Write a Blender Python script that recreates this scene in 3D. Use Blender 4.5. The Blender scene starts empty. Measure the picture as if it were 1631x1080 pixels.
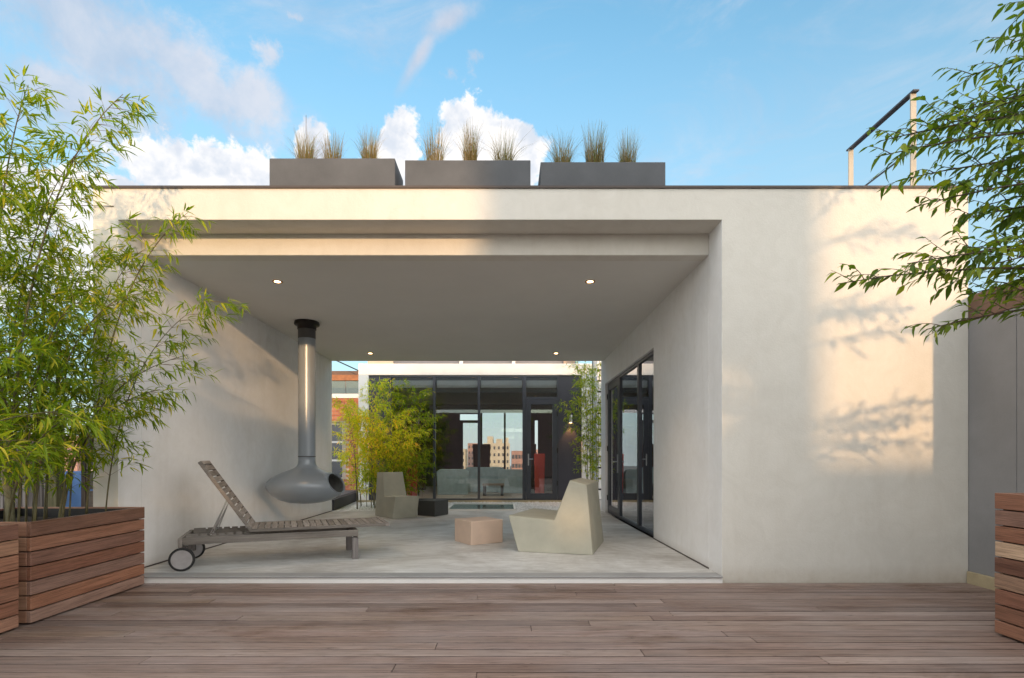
import bpy, bmesh, math, random
from math import radians, sin, cos, pi, sqrt
from mathutils import Vector, Matrix, Quaternion
random.seed(7)
R = random.Random(11)
S = bpy.context.scene
COL = S.collection

# ------------------------------------------------------------------ camera, light, exposure
F = 865.0; VX, VY, EYE = 806.0, 730.0, 1.11
cam_d = bpy.data.cameras.new('camera'); cam = bpy.data.objects.new('camera', cam_d); COL.objects.link(cam)
cam.location = (0, 0, EYE); cam.rotation_euler = (radians(90), 0, 0)
cam_d.sensor_width = 36; cam_d.lens = F/1631*36
cam_d.shift_x = (815.5-VX)/1631; cam_d.shift_y = (VY-540)/1631
cam_d.clip_start = 0.05; cam_d.clip_end = 4000
S.camera = cam
SUN = Vector((-0.25, 1.0, -0.145)).normalized()          # direction the light travels
sun_el = math.asin(-SUN.z); sun_az = math.atan2(-SUN.x, -SUN.y)   # azimuth from +Y towards +X
sun_d = bpy.data.lights.new('sun', 'SUN'); sun = bpy.data.objects.new('sun', sun_d); COL.objects.link(sun)
sun_d.energy = 0.45; sun_d.angle = radians(1.4); sun_d.color = (1.0, 0.62, 0.31)
sun.rotation_euler = SUN.to_track_quat('-Z', 'Y').to_euler(); sun.location = (3, -12, 9)
S.view_settings.view_transform = 'Standard'; S.view_settings.look = 'None'
S.view_settings.exposure = 2.76; S.view_settings.gamma = 1; S.view_settings.use_curve_mapping = False
S.render.engine = 'CYCLES'
S.cycles.max_bounces = 10; S.cycles.diffuse_bounces = 5; S.cycles.transparent_max_bounces = 24
S.cycles.transmission_bounces = 8; S.cycles.glossy_bounces = 5
S.cycles.use_denoising = True
S.cycles.sample_clamp_indirect = 6

W = bpy.data.worlds.new('World'); S.world = W; W.use_nodes = True
nt = W.node_tree; N = nt.nodes; L = nt.links; N.clear()
def mth(op, a, b=None, c=None, clamp=False, tree=None):
    t = tree or nt
    n = t.nodes.new('ShaderNodeMath'); n.operation = op; n.use_clamp = clamp
    for i, v in enumerate((a, b, c)):
        if v is None: continue
        if isinstance(v, (int, float)): n.inputs[i].default_value = v
        else: t.links.new(v, n.inputs[i])
    return n.outputs[0]
def mixc(fac, a, b, tree=None, mode='MIX'):
    t = tree or nt
    n = t.nodes.new('ShaderNodeMix'); n.data_type = 'RGBA'; n.blend_type = mode
    for s, v in ((n.inputs[0], fac), (n.inputs[6], a), (n.inputs[7], b)):
        if isinstance(v, (int, float)): s.default_value = v
        elif isinstance(v, tuple): s.default_value = (*v, 1)[:4]
        else: t.links.new(v, s)
    return n.outputs[2]
sky = N.new('ShaderNodeTexSky'); sky.sky_type = 'NISHITA'; sky.sun_disc = False
sky.sun_elevation = sun_el; sky.sun_rotation = sun_az
sky.air_density = 1.0; sky.dust_density = 0.6; sky.ozone_density = 2.0
tc = N.new('ShaderNodeTexCoord'); D = tc.outputs['Generated']
sep = N.new('ShaderNodeSeparateXYZ'); L.new(D, sep.inputs[0])
def noise_w(scale, detail, rough, dist=0.0, off=(0, 0, 0), sc=(1, 1, 1)):
    m = N.new('ShaderNodeMapping'); m.inputs[1].default_value = off; m.inputs[3].default_value = sc
    L.new(D, m.inputs[0])
    n = N.new('ShaderNodeTexNoise'); n.inputs['Scale'].default_value = scale; n.inputs['Detail'].default_value = detail
    n.inputs['Roughness'].default_value = rough; n.inputs['Distortion'].default_value = dist
    L.new(m.outputs[0], n.inputs['Vector']); return n.outputs[0]
def blob(px, py, rx, ry, ang=0.0):
    """elliptical weight round a direction of the sky"""
    v = Vector(((px-VX)/F, 1, (VY-py)/F)); k = v.length; c = v.normalized()
    s = N.new('ShaderNodeVectorMath'); s.operation = 'SUBTRACT'; L.new(D, s.inputs[0]); s.inputs[1].default_value = c
    right = Vector((c.y, -c.x, 0)).normalized(); up = right.cross(c)
    a = right*cos(ang)+up*sin(ang); b = -right*sin(ang)+up*cos(ang)
    def dot(w, r):
        n = N.new('ShaderNodeVectorMath'); n.operation = 'DOT_PRODUCT'; L.new(s.outputs[0], n.inputs[0]); n.inputs[1].default_value = w
        q = mth('MULTIPLY', n.outputs['Value'], k*F/r*0.93); return mth('MULTIPLY', q, q)
    d2 = mth('ADD', dot(a, rx), dot(b, ry))
    return mth('SUBTRACT', 1.0, mth('SQRT', d2))          # 1 centre, 0 rim, negative outside
def vmax(*xs):
    r = xs[0]
    for x in xs[1:]: r = mth('MAXIMUM', r, x)
    return r
def ramp(x, a, b):
    n = N.new('ShaderNodeMapRange'); n.interpolation_type = 'SMOOTHSTEP'; n.clamp = True
    L.new(x, n.inputs[0]); n.inputs[1].default_value = a; n.inputs[2].default_value = b
    return n.outputs[0]
nz = noise_w(7.0, 9, 0.58, 0.15)
nz2 = noise_w(26.0, 8, 0.66, 0.2, (3, 1, 2))
nzs = mth('ADD', mth('MULTIPLY', mth('SUBTRACT', nz, 0.5), 2.2), mth('MULTIPLY', mth('SUBTRACT', nz2, 0.5), 1.5))
# sharp cumulus banks low over the roof
cum = vmax(blob(636, 232, 44, 56), blob(738, 222, 52, 52), blob(818, 240, 56, 48), blob(775, 270, 60, 60), blob(725, 300, 150, 48),
           blob(330, 285, 130, 66), blob(250, 265, 60, 52), blob(210, 320, 70, 40), blob(120, 330, 150, 60), blob(400, 290, 60, 46), blob(40, 420, 160, 70), blob(500, 240, 30, 45))
cum = ramp(mth('ADD', cum, mth('MULTIPLY', nzs, 0.9)), 0.0, 0.24)
# soft high veils upper left
veil = vmax(blob(150, 60, 260, 110, -0.2), blob(300, 120, 170, 70, -0.5), blob(400, 160, 80, 50), blob(120, 170, 220, 80))
veil = mth('MULTIPLY', ramp(mth('ADD', veil, mth('MULTIPLY', nzs, 0.8)), 0.02, 0.75), 0.8)
puff = vmax(blob(435, 85, 26, 26), blob(755, 92, 22, 20), blob(718, 116, 20, 16), blob(465, 26, 40, 12))
puff = mth('MULTIPLY', ramp(mth('ADD', puff, mth('MULTIPLY', nzs, 2.2)), 0.15, 1.2), 0.75)
streak = vmax(blob(668, 88, 88, 16, 1.0), blob(710, 35, 62, 22, 0.45))
stn = noise_w(9.0, 8, 0.62, 0.6, (0, 0, 0), (1, 1, 0.45))
streak = mth('MULTIPLY', ramp(mth('ADD', streak, mth('MULTIPLY', mth('SUBTRACT', stn, 0.5), 2.4)), -0.05, 1.0), 0.9)
cir = mth('MULTIPLY', ramp(noise_w(3.0, 10, 0.68, 1.1, (5, 2, 1), (1, 1, 2.6)), 0.44, 0.80), 0.48)
# clouds out of view, behind and overhead, added extra bright to light the scene
away = mth('MAXIMUM', ramp(mth('MULTIPLY', sep.outputs['Y'], -1.0), -0.15, 0.25), ramp(sep.outputs['Z'], 0.70, 0.90))
far = mth('MULTIPLY', ramp(noise_w(2.2, 8, 0.55, 0.2, (9, 4, 7), (1, 1, 2.0)), 0.36, 0.56), away)
mask = mth('MAXIMUM', vmax(veil, puff, streak), vmax(cir, far))
skyc = mixc(1.0, sky.outputs[0], (0.335, 0.445, 0.415), mode='MULTIPLY')
hor = ramp(sep.outputs['Z'], 0.72, 0.18)
skyc = mixc(mth('MULTIPLY', hor, 0.72), skyc, (0.52, 0.67, 0.78))
veilc = mixc(ramp(nz, 0.35, 0.65), (0.52, 0.61, 0.76), (0.82, 0.80, 0.85))
veilc = mixc(far, veilc, (3.1, 2.92, 2.70))
lowh = ramp(sep.outputs['Z'], 0.20, 0.0)
skyc = mixc(mth('MULTIPLY', lowh, 0.75), skyc, (0.92, 0.97, 1.0))
skyc = mixc(mask, skyc, veilc)
cumc = mixc(ramp(noise_w(16.0, 7, 0.55, 0.1, (1, 1, 1.06)), 0.34, 0.58), (0.74, 0.80, 0.90), (1.12, 1.09, 1.07))
skyc = mixc(cum, skyc, cumc)
bg = N.new('ShaderNodeBackground'); bg.inputs[1].default_value = 0.15
L.new(skyc, bg.inputs[0])
out = N.new('ShaderNodeOutputWorld'); L.new(bg.outputs[0], out.inputs[0])

# ------------------------------------------------------------------ helpers
def tag(o, label=None, cat=None, group=None, kind=None):
    if label: o['label'] = label
    if cat: o['category'] = cat
    if group: o['group'] = group
    if kind: o['kind'] = kind
    return o
def thing(name, loc, label, cat, group=None, rz=0.0):
    o = bpy.data.objects.new(name, None); COL.objects.link(o); o.empty_display_size = 0.1
    o.location = loc; o.rotation_euler = (0, 0, rz)
    return tag(o, label, cat, group)
class MB:
    """collects faces; build() links them as one object"""
    def __init__(s): s.v = []; s.f = []; s.m = []
    def add(s, vs, fs, mi=0):
        k = len(s.v); s.v += [tuple(x) for x in vs]; s.f += [tuple(i+k for i in f) for f in fs]; s.m += [mi]*len(fs); return s
    def box(s, x0, x1, y0, y1, z0, z1, M=None, mi=0):
        vs = [Vector((x, y, z)) for z in (z0, z1) for y in (y0, y1) for x in (x0, x1)]
        if M: vs = [M @ v for v in vs]
        return s.add(vs, [(0, 2, 3, 1), (4, 5, 7, 6), (0, 1, 5, 4), (2, 6, 7, 3), (0, 4, 6, 2), (1, 3, 7, 5)], mi)
    def tube(s, pts, rad, n=8, caps=True, mi=0):
        pts = [Vector(p) for p in pts]; rs = rad if isinstance(rad, (list, tuple)) else [rad]*len(pts)
        vs = []; fs = []; ref = None
        for i, p in enumerate(pts):
            t = (pts[min(i+1, len(pts)-1)]-pts[max(i-1, 0)]).normalized()
            if ref is None: ref = t.orthogonal().normalized()
            ref = (ref-t*ref.dot(t))
            ref = ref.normalized() if ref.length > 1e-6 else t.orthogonal().normalized()
            b = t.cross(ref)
            for k in range(n):
                a = 2*pi*k/n; vs.append(p+(ref*cos(a)+b*sin(a))*rs[i])
        for i in range(len(pts)-1):
            for k in range(n):
                k2 = (k+1) % n; fs.append((i*n+k, i*n+k2, (i+1)*n+k2, (i+1)*n+k))
        if caps: fs.append(tuple(range(n-1, -1, -1))); fs.append(tuple((len(pts)-1)*n+k for k in range(n)))
        return s.add(vs, fs, mi)
    def prism(s, poly, axis, a, b, mi=0):
        """poly: 2D ccw list, extruded along axis from a to b"""
        def P(u, v, w):
            return {'x': (w, u, v), 'y': (u, w, v), 'z': (u, v, w)}[axis]
        n = len(poly); vs = [P(u, v, a) for u, v in poly]+[P(u, v, b) for u, v in poly]
        fs = [tuple(range(n)), tuple(range(2*n-1, n-1, -1))]+[(i, i+n, (i+1) % n+n, (i+1) % n) for i in range(n)]
        return s.add(vs, fs, mi)
    def build(s, name, mats, parent=None, bevel=0.0, seg=1, smooth=False, label=None, kind=None, mesh_only=False, wn=False):
        me = bpy.data.meshes.new(name)
        off = parent_loc(parent) if parent is not None else Vector((0, 0, 0))
        vs = s.v
        if parent is not None and not getattr(s, 'local', False): vs = [tuple(Vector(v)-off) for v in s.v]
        me.from_pydata(vs, [], s.f); 
        if not isinstance(mats, (list, tuple)): mats = [mats]
        for m in mats: me.materials.append(m)
        if len(mats) > 1: me.polygons.foreach_set('material_index', s.m)
        bm = bmesh.new(); bm.from_mesh(me)
        bmesh.ops.recalc_face_normals(bm, faces=bm.faces)
        if bevel:
            es = [e for e in bm.edges if len(e.link_faces) == 2 and e.calc_face_angle(0) > 0.5]
            bmesh.ops.bevel(bm, geom=es, offset=bevel, segments=seg, affect='EDGES', profile=0.6)
        bm.to_mesh(me); bm.free()
        if smooth: me.shade_smooth()
        if mesh_only: return me
        o = bpy.data.objects.new(name, me); COL.objects.link(o)
        if parent is not None: o.parent = parent
        if label: o['label'] = label
        if kind: o['kind'] = kind
        return o
    def setlocal(s): s.local = True; return s
def parent_loc(p):
    v = Vector(p.location); q = p.parent
    while q is not None: v += Vector(q.location); q = q.parent
    return v
def box(name, x0, x1, y0, y1, z0, z1, mat, parent=None, bevel=0.0, **k):
    return MB().box(x0, x1, y0, y1, z0, z1).build(name, mat, parent, bevel, **k)
def holed(name, axis, c0, c1, u0, u1, z0, z1, holes, mat, parent=None, **k):
    """wall slab with rectangular holes. axis 'y': u is x. axis 'x': u is y"""
    us = sorted({u0, u1, *[h[0] for h in holes], *[h[1] for h in holes]}); zs = sorted({z0, z1, *[h[2] for h in holes], *[h[3] for h in holes]})
    us = [u for u in us if u0 <= u <= u1]; zs = [z for z in zs if z0 <= z <= z1]
    def solid(i, j):
        if i < 0 or j < 0 or i >= len(us)-1 or j >= len(zs)-1: return False
        cu = (us[i]+us[i+1])/2; cz = (zs[j]+zs[j+1])/2
        return not any(h[0] < cu < h[1] and h[2] < cz < h[3] for h in holes)
    def P(u, z, c): return (u, c, z) if axis == 'y' else (c, u, z)
    vid = {}; vs = []; fs = []
    def V(i, j, c):
        key = (i, j, c)
        if key not in vid: vid[key] = len(vs); vs.append(P(us[i], zs[j], c))
        return vid[key]
    for i in range(len(us)-1):
        for j in range(len(zs)-1):
            if not solid(i, j): continue
            fs.append((V(i, j, c0), V(i+1, j, c0), V(i+1, j+1, c0), V(i, j+1, c0)))
            fs.append((V(i, j+1, c1), V(i+1, j+1, c1), V(i+1, j, c1), V(i, j, c1)))
            for (di, dj, a, b) in ((-1, 0, (i, j), (i, j+1)), (1, 0, (i+1, j+1), (i+1, j)), (0, -1, (i+1, j), (i, j)), (0, 1, (i, j+1), (i+1, j+1))):
                if not solid(i+di, j+dj): fs.append((V(*a, c0), V(*b, c0), V(*b, c1), V(*a, c1)))
    m = MB(); m.add(vs, fs); return m.build(name, mat, parent, **k)

# ------------------------------------------------------------------ materials
def new_mat(name):
    m = bpy.data.materials.new(name); m.use_nodes = True
    t = m.node_tree; return m, t, t.nodes['Principled BSDF']
def tnoise(t, vec, scale, detail=5, rough=0.55, dist=0.0, sc=(1, 1, 1), fac=True):
    mp = t.nodes.new('ShaderNodeMapping'); mp.inputs[3].default_value = sc; t.links.new(vec, mp.inputs[0])
    n = t.nodes.new('ShaderNodeTexNoise'); n.inputs['Scale'].default_value = scale; n.inputs['Detail'].default_value = detail
    n.inputs['Roughness'].default_value = rough; n.inputs['Distortion'].default_value = dist
    t.links.new(mp.outputs[0], n.inputs['Vector']); return n.outputs[0]
def tramp(t, x, stops):
    n = t.nodes.new('ShaderNodeValToRGB'); e = n.color_ramp.elements
    while len(e) < len(stops): e.new(0.5)
    for i, (p, c) in enumerate(stops):
        e[i].position = p; e[i].color = (*c, 1) if len(c) == 3 else c
    t.links.new(x, n.inputs[0]); return n.outputs[0]
def bump(t, p, h, strength, dist=0.01, prev=None):
    b = t.nodes.new('ShaderNodeBump'); b.inputs['Strength'].default_value = strength; b.inputs['Distance'].default_value = dist
    t.links.new(h, b.inputs['Height'])
    if prev is not None: t.links.new(prev, b.inputs['Normal'])
    t.links.new(b.outputs[0], p.inputs['Normal']); return b.outputs[0]
def coord(t, kind='world'):
    if kind == 'world': return t.nodes.new('ShaderNodeNewGeometry').outputs['Position']
    tcn = t.nodes.new('ShaderNodeTexCoord'); oi = t.nodes.new('ShaderNodeObjectInfo')
    v = t.nodes.new('ShaderNodeVectorMath'); v.operation = 'MULTIPLY_ADD'
    cb = t.nodes.new('ShaderNodeCombineXYZ')
    for i in range(3): t.links.new(oi.outputs['Random'], cb.inputs[i])
    t.links.new(cb.outputs[0], v.inputs[0]); v.inputs[1].default_value = (41.3, 77.7, 23.9); t.links.new(tcn.outputs['Object'], v.inputs[2])
    return v.outputs[0]
def plain(name, col, rough=0.6, metal=0.0, var=0.08, scale=6, bmp=0.0, bscale=60, spec=0.5, kind='world'):
    m, t, p = new_mat(name); c = coord(t, kind)
    n = tnoise(t, c, scale, 6, 0.6)
    d = tuple(x*(1-var) for x in col); b = tuple(min(1, x*(1+var)) for x in col)
    t.links.new(tramp(t, n, [(0.3, d), (0.7, b)]), p.inputs['Base Color'])
    p.inputs['Roughness'].default_value = rough; p.inputs['Metallic'].default_value = metal
    p.inputs['Specular IOR Level'].default_value = spec
    if bmp: bump(t, p, tnoise(t, c, bscale, 4, 0.6), bmp, 0.004)
    return m
def stucco(name, col, var=0.035):
    m, t, p = new_mat(name); c = coord(t)
    big = tnoise(t, c, 0.9, 5, 0.55, 0.3); fine = tnoise(t, c, 14, 5, 0.6)
    a = tramp(t, big, [(0.25, tuple(x*(1-var*1.6) for x in col)), (0.5, col), (0.75, tuple(x*(1+var) for x in col))])
    drip = tnoise(t, c, 1.4, 5, 0.6, 0.2, (2.6, 2.6, 0.35))
    a = mixc(mth('MULTIPLY', mth('SUBTRACT', drip, 0.52, None, True, t), 0.6, None, True, t), a, (0.42, 0.37, 0.30), t)
    a = mixc(mth('MULTIPLY', fine, 0.10, None, False, t), a, (0.50, 0.47, 0.42), t)
    # splash dirt close to the deck
    sx = t.nodes.new('ShaderNodeSeparateXYZ'); t.links.new(c, sx.inputs[0])
    mr = t.nodes.new('ShaderNodeMapRange'); t.links.new(sx.outputs['Z'], mr.inputs[0]); mr.inputs[1].default_value = 0.0; mr.inputs[2].default_value = 0.16; mr.inputs[3].default_value = 0.75; mr.inputs[4].default_value = 0.0
    sp = mth('MULTIPLY', mr.outputs[0], tnoise(t, c, 9, 6, 0.65), None, True, t)
    a = mixc(sp, a, (0.32, 0.25, 0.17), t)
    ms = tramp(t, tnoise(t, c, 3.2, 9, 0.72, 1.6), [(0.30, (0.93, 0.925, 0.915)), (0.62, (1, 1, 1))])
    a = mixc(1.0, a, ms, t, 'MULTIPLY')
    t.links.new(a, p.inputs['Base Color']); p.inputs['Roughness'].default_value = 0.9; p.inputs['Specular IOR Level'].default_value = 0.2
    b1 = bump(t, p, tnoise(t, c, 1.6, 3, 0.5), 0.30, 0.03)
    bump(t, p, tnoise(t, c, 70, 6, 0.7), 0.6, 0.004, b1)
    return m
def wood(name, stops, axis='x', rough=0.6, grey=0.0, greyc=(0.3, 0.28, 0.26), stain=0.0, bmp=0.35, tint=0.5, fine=0.55):
    """stops: ramp over a per-object random value; grain runs along axis"""
    m, t, p = new_mat(name); c = coord(t, 'object')
    oi = t.nodes.new('ShaderNodeObjectInfo')
    base = tramp(t, oi.outputs['Random'], stops)
    sc = {'x': (0.9, 16, 16), 'y': (16, 0.9, 16), 'z': (16, 16, 0.9)}[axis]
    g = tnoise(t, c, 2.2, 7, 0.62, 0.7, sc)
    g2 = tnoise(t, c, 7, 6, 0.7, 0.2, tuple(s*1.6 if s > 1 else 0.5 for s in sc))
    dark = mixc(1.0, base, (0.45, 0.42, 0.40), t, 'MULTIPLY'); lite = mixc(tint*0.35, base, (0.62, 0.50, 0.38), t)
    gr = tramp(t, g, [(0.32, (0, 0, 0)), (0.68, (1, 1, 1))])
    col = mixc(gr, dark, lite, t); col = mixc(0.45, col, base, t)
    f2 = tramp(t, g2, [(0.38, (0, 0, 0)), (0.5, (1, 1, 1))])
    col = mixc(fine*.8, col, mixc(1.0, col, mixc(0.42, f2, (1, 1, 1), t), t, 'MULTIPLY'), t)
    hair = tramp(t, tnoise(t, c, 5, 5, 0.75, 0.3, tuple(s*3.4 if s > 1 else 0.8 for s in sc)), [(0.34, (0.22, 0.19, 0.17)), (0.50, (1.06, 1.06, 1.06))])
    col = mixc(fine, col, mixc(1.0, col, hair, t, 'MULTIPLY'), t)
    if fine > .85:      # small knots and torn grain
        kn = tramp(t, tnoise(t, c, 1.9, 6, 0.72, 1.2, tuple(3.2 if s_ < 1 else 15 for s_ in sc)), [(0.60, (1, 1, 1)), (0.68, (0.34, 0.24, 0.17))])
        col = mixc(0.85, col, mixc(1.0, col, kn, t, 'MULTIPLY'), t)
    if grey:
        w = tnoise(t, coord(t), 1.7, 5, 0.6, 0.5, (0.6, 1.2, 1.2) if axis == 'x' else (1, 1, 1))
        col = mixc(mth('MULTIPLY', tramp(t, w, [(0.35, (0, 0, 0)), (0.65, (1, 1, 1))]), grey, None, True, t), col, mixc(0.65, col, greyc, t), t)
    if stain:
        w = tnoise(t, coord(t), 1.15, 7, 0.68, 0.8, (0.7, 1.5, 1.5))
        col = mixc(mth('MULTIPLY', tramp(t, w, [(0.56, (0, 0, 0)), (0.70, (1, 1, 1))]), stain, None, True, t), col, mixc(1.0, col, (0.50, 0.38, 0.25), t, 'MULTIPLY'), t)
    t.links.new(col, p.inputs['Base Color']); p.inputs['Roughness'].default_value = rough
    p.inputs['Specular IOR Level'].default_value = 0.35
    t.links.new(tramp(t, g, [(0.3, (rough+0.12,)*3), (0.7, (rough-0.1,)*3)]), p.inputs['Roughness'])
    hh = mth('ADD', g, mth('MULTIPLY', g2, 0.6, None, False, t), None, False, t)
    bump(t, p, hh, bmp, 0.004)
    return m
def leafmat(name, c0, c1, trans=0.45, c2=None):
    m, t, p = new_mat(name)
    out = t.nodes['Material Output']; at = t.nodes.new('ShaderNodeAttribute'); at.attribute_name = 'rnd'
    oi = t.nodes.new('ShaderNodeObjectInfo')
    geo = t.nodes.new('ShaderNodeNewGeometry')
    r = mth('FRACT', mth('ADD', at.outputs['Fac'], mth('MULTIPLY', oi.outputs['Random'], 7.31, None, False, t), None, False, t), None, None, False, t)
    st = [(0.0, c0), (0.75, c1)]+([(0.93, c2)] if c2 else [])
    col = tramp(t, r, st)
    cl = tnoise(t, coord(t), 3.0, 3, 0.5)
    col = mixc(mth('MULTIPLY', cl, 0.5, None, False, t), col, mixc(1.0, col, (0.62, 0.74, 0.55), t, 'MULTIPLY'), t)
    t.links.new(col, p.inputs['Base Color']); p.inputs['Roughness'].default_value = 0.48; p.inputs['Specular IOR Level'].default_value = 0.35
    tr = t.nodes.new('ShaderNodeBsdfTranslucent')
    t.links.new(mixc(1.0, col, (1.5, 1.5, 0.55), t, 'MULTIPLY'), tr.inputs[0])
    mx = t.nodes.new('ShaderNodeMixShader'); mx.inputs[0].default_value = trans
    t.links.new(p.outputs[0], mx.inputs[1]); t.links.new(tr.outputs[0], mx.inputs[2]); t.links.new(mx.outputs[0], out.inputs[0])
    return m
def glassmat(name, tint=(0.94, 0.955, 0.95), refl=1.0):
    m, t, p = new_mat(name); out = t.nodes['Material Output']
    tr = t.nodes.new('ShaderNodeBsdfTransparent'); tr.inputs[0].default_value = (*tint, 1)
    gl = t.nodes.new('ShaderNodeBsdfGlossy'); gl.inputs['Roughness'].default_value = 0.004; gl.inputs[0].default_value = (0.95, 0.97, 1, 1)
    fr = t.nodes.new('ShaderNodeFresnel'); fr.inputs[0].default_value = 1.55
    nn = tnoise(t, coord(t), 0.9, 2, 0.4); b = t.nodes.new('ShaderNodeBump'); b.inputs['Strength'].default_value = 0.02; b.inputs['Distance'].default_value = 0.02
    t.links.new(nn, b.inputs['Height']); t.links.new(b.outputs[0], gl.inputs['Normal'])
    f = mth('MULTIPLY', fr.outputs[0], 1.9*refl, None, True, t)
    mx = t.nodes.new('ShaderNodeMixShader'); t.links.new(f, mx.inputs[0]); t.links.new(tr.outputs[0], mx.inputs[1]); t.links.new(gl.outputs[0], mx.inputs[2])
    t.links.new(mx.outputs[0], out.inputs[0]); return m
def emit(name, col, s):
    m, t, p = new_mat(name); p.inputs['Base Color'].default_value = (*col, 1); p.inputs['Emission Color'].default_value = (*col, 1); p.inputs['Emission Strength'].default_value = s; return m

M = {}
M['stucco'] = stucco('cream_stucco', (0.67, 0.65, 0.60))
M['stucco_in'] = stucco('porch_wall_stucco', (0.80, 0.81, 0.82))  # same stucco as the facade, lightened and cooled to put porch light into its colour
M['ceiling'] = plain('grey_ceiling_paint', (0.66, 0.65, 0.62), 0.9, var=0.03, scale=1.5, bmp=0.15, bscale=40)
M['white'] = plain('white_render', (0.76, 0.75, 0.73), 0.8, var=0.05, scale=4, bmp=0.2)
M['flash'] = plain('brown_roof_flashing', (0.075, 0.06, 0.055), 0.5, 0.4)
M['side'] = plain('grey_panel_wall', (0.215, 0.215, 0.22), 0.75, var=0.10, scale=2.0, bmp=0.25, bscale=45)
M['rust'] = plain('brown_metal_band', (0.15, 0.09, 0.065), 0.6, 0.2, var=0.2, scale=5)
M['kerb'] = plain('tan_kerb', (0.36, 0.30, 0.19), 0.85, var=0.15, scale=6, bmp=0.4)
M['char'] = plain('charcoal_aluminium', (0.050, 0.054, 0.066), 0.38, 0.25, var=0.10, scale=3)
M['charpanel'] = plain('charcoal_panel', (0.045, 0.045, 0.060), 0.45, 0.1, var=0.10, scale=2)
M['steel'] = plain('brushed_steel', (0.55, 0.56, 0.57), 0.28, 1.0, var=0.05)
M['pot'] = plain('grey_fibrecement', (0.088, 0.094, 0.104), 0.75, var=0.16, scale=3.2, bmp=0.2)
M['soil'] = plain('dark_soil', (0.025, 0.018, 0.012), 0.95, var=0.5, scale=30, bmp=0.9, bscale=50)
M['liner'] = plain('black_liner', (0.012, 0.012, 0.013), 0.5)
M['stove'] = plain('grey_enamel', (0.27, 0.305, 0.345), 0.30, 0.12, var=0.04, scale=2)
M['stove_cap'] = plain('dark_brown_collar', (0.016, 0.012, 0.011), 0.45, 0.3)
M['collar'] = plain('grey_collar', (0.09, 0.09, 0.092), 0.5, 0.4)
M['soot'] = plain('stove_inside', (0.30, 0.30, 0.29), 0.5, 0.3, var=0.3, scale=9)
M['chairmat'] = plain('olive_grey_moulded', (0.40, 0.385, 0.31), 0.62, var=0.11, scale=3.5, bmp=0.25, bscale=90, kind='object')
M['pink'] = plain('terracotta_pink_moulded', (0.62, 0.465, 0.365), 0.6, var=0.05, scale=6, bmp=0.2, bscale=90, kind='object')
M['black'] = plain('black_moulded', (0.045, 0.044, 0.042), 0.55, var=0.10, scale=6, bmp=0.2, bscale=90, kind='object')
M['deck'] = wood('weathered_hardwood_plank', [(0.0, (0.17, 0.105, 0.085)), (0.2, (0.32, 0.215, 0.185)), (0.4, (0.22, 0.14, 0.112)), (0.6, (0.29, 0.195, 0.16)), (0.8, (0.37, 0.275, 0.245)), (1.0, (0.27, 0.175, 0.12))], 'x', 0.52, 0.38, (0.36, 0.33, 0.33), 0.85, fine=0.9)
M['deckside'] = plain('unweathered_plank_side', (0.045, 0.026, 0.018), 0.8)  # plank sides painted dark to stand in for shade in the gaps
M['deckbase'] = plain('deck_underside', (0.03, 0.022, 0.018), 0.9)
M['ipe'] = wood('oiled_hardwood_board_long', [(0.0, (0.17, 0.070, 0.045)), (0.15, (0.42, 0.185, 0.105)), (0.32, (0.25, 0.10, 0.062)), (0.48, (0.36, 0.235, 0.19)), (0.62, (0.50, 0.235, 0.14)), (0.76, (0.20, 0.085, 0.055)), (0.88, (0.66, 0.46, 0.31)), (1.0, (0.38, 0.16, 0.09))], 'y', 0.42, 0.14, (0.30, 0.22, 0.17), tint=.2, fine=.8)
M['ipex'] = wood('oiled_hardwood_board_end', [(0.0, (0.26, 0.11, 0.065)), (0.5, (0.36, 0.165, 0.10)), (1.0, (0.44, 0.23, 0.14))], 'x', 0.45, 0.35, (0.30, 0.22, 0.17))
M['teak'] = wood('grey_teak_slat', [(0.0, (0.17, 0.15, 0.135)), (0.5, (0.27, 0.245, 0.225)), (1.0, (0.35, 0.32, 0.30))], 'y', 0.7, 0.0)
M['teakx'] = wood('grey_teak_rail', [(0.0, (0.13, 0.115, 0.10)), (1.0, (0.22, 0.20, 0.18))], 'x', 0.7, 0.5, (0.30, 0.28, 0.27), 0.5)
M['fencew'] = wood('weathered_fence_slat', [(0.0, (0.11, 0.10, 0.10)), (1.0, (0.27, 0.255, 0.26))], 'z', 0.8, 0.0)
M['postw'] = wood('green_weathered_post', [(0.0, (0.17, 0.17, 0.09)), (1.0, (0.22, 0.20, 0.12))], 'z', 0.8, 0.0)
M['rubber'] = plain('black_rubber', (0.012, 0.012, 0.013), 0.6)
M['disc'] = plain('grey_wheel_disc', (0.33, 0.31, 0.31), 0.7, var=0.12, scale=14, kind='object')
M['railpost'] = plain('beige_rail_post', (0.40, 0.37, 0.31), 0.55, 0.1)
M['wire'] = plain('wire', (0.12, 0.09, 0.07), 0.5, 0.5)
M['blind'] = plain('roller_blind', (0.42, 0.44, 0.44), 0.8)
M['dark_in'] = plain('dark_interior', (0.06, 0.056, 0.055), 0.8, var=0.1)
M['mid_in'] = plain('grey_interior', (0.24, 0.235, 0.23), 0.8)
M['floor_in'] = plain('interior_floor', (0.42, 0.385, 0.34), 0.3, var=0.15, scale=2)
M['blue'] = plain('blue_grey_upholstery', (0.34, 0.50, 0.60), 0.75, var=0.12, scale=8, bmp=0.3, kind='object')
M['red'] = plain('dark_red_upholstery', (0.62, 0.07, 0.045), 0.6, var=0.15, scale=4, kind='object')
M['reddark'] = plain('maroon_back', (0.055, 0.018, 0.016), 0.6)
M['teal'] = plain('teal_water', (0.07, 0.15, 0.14), 0.08, 0.0, spec=0.8)
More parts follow.
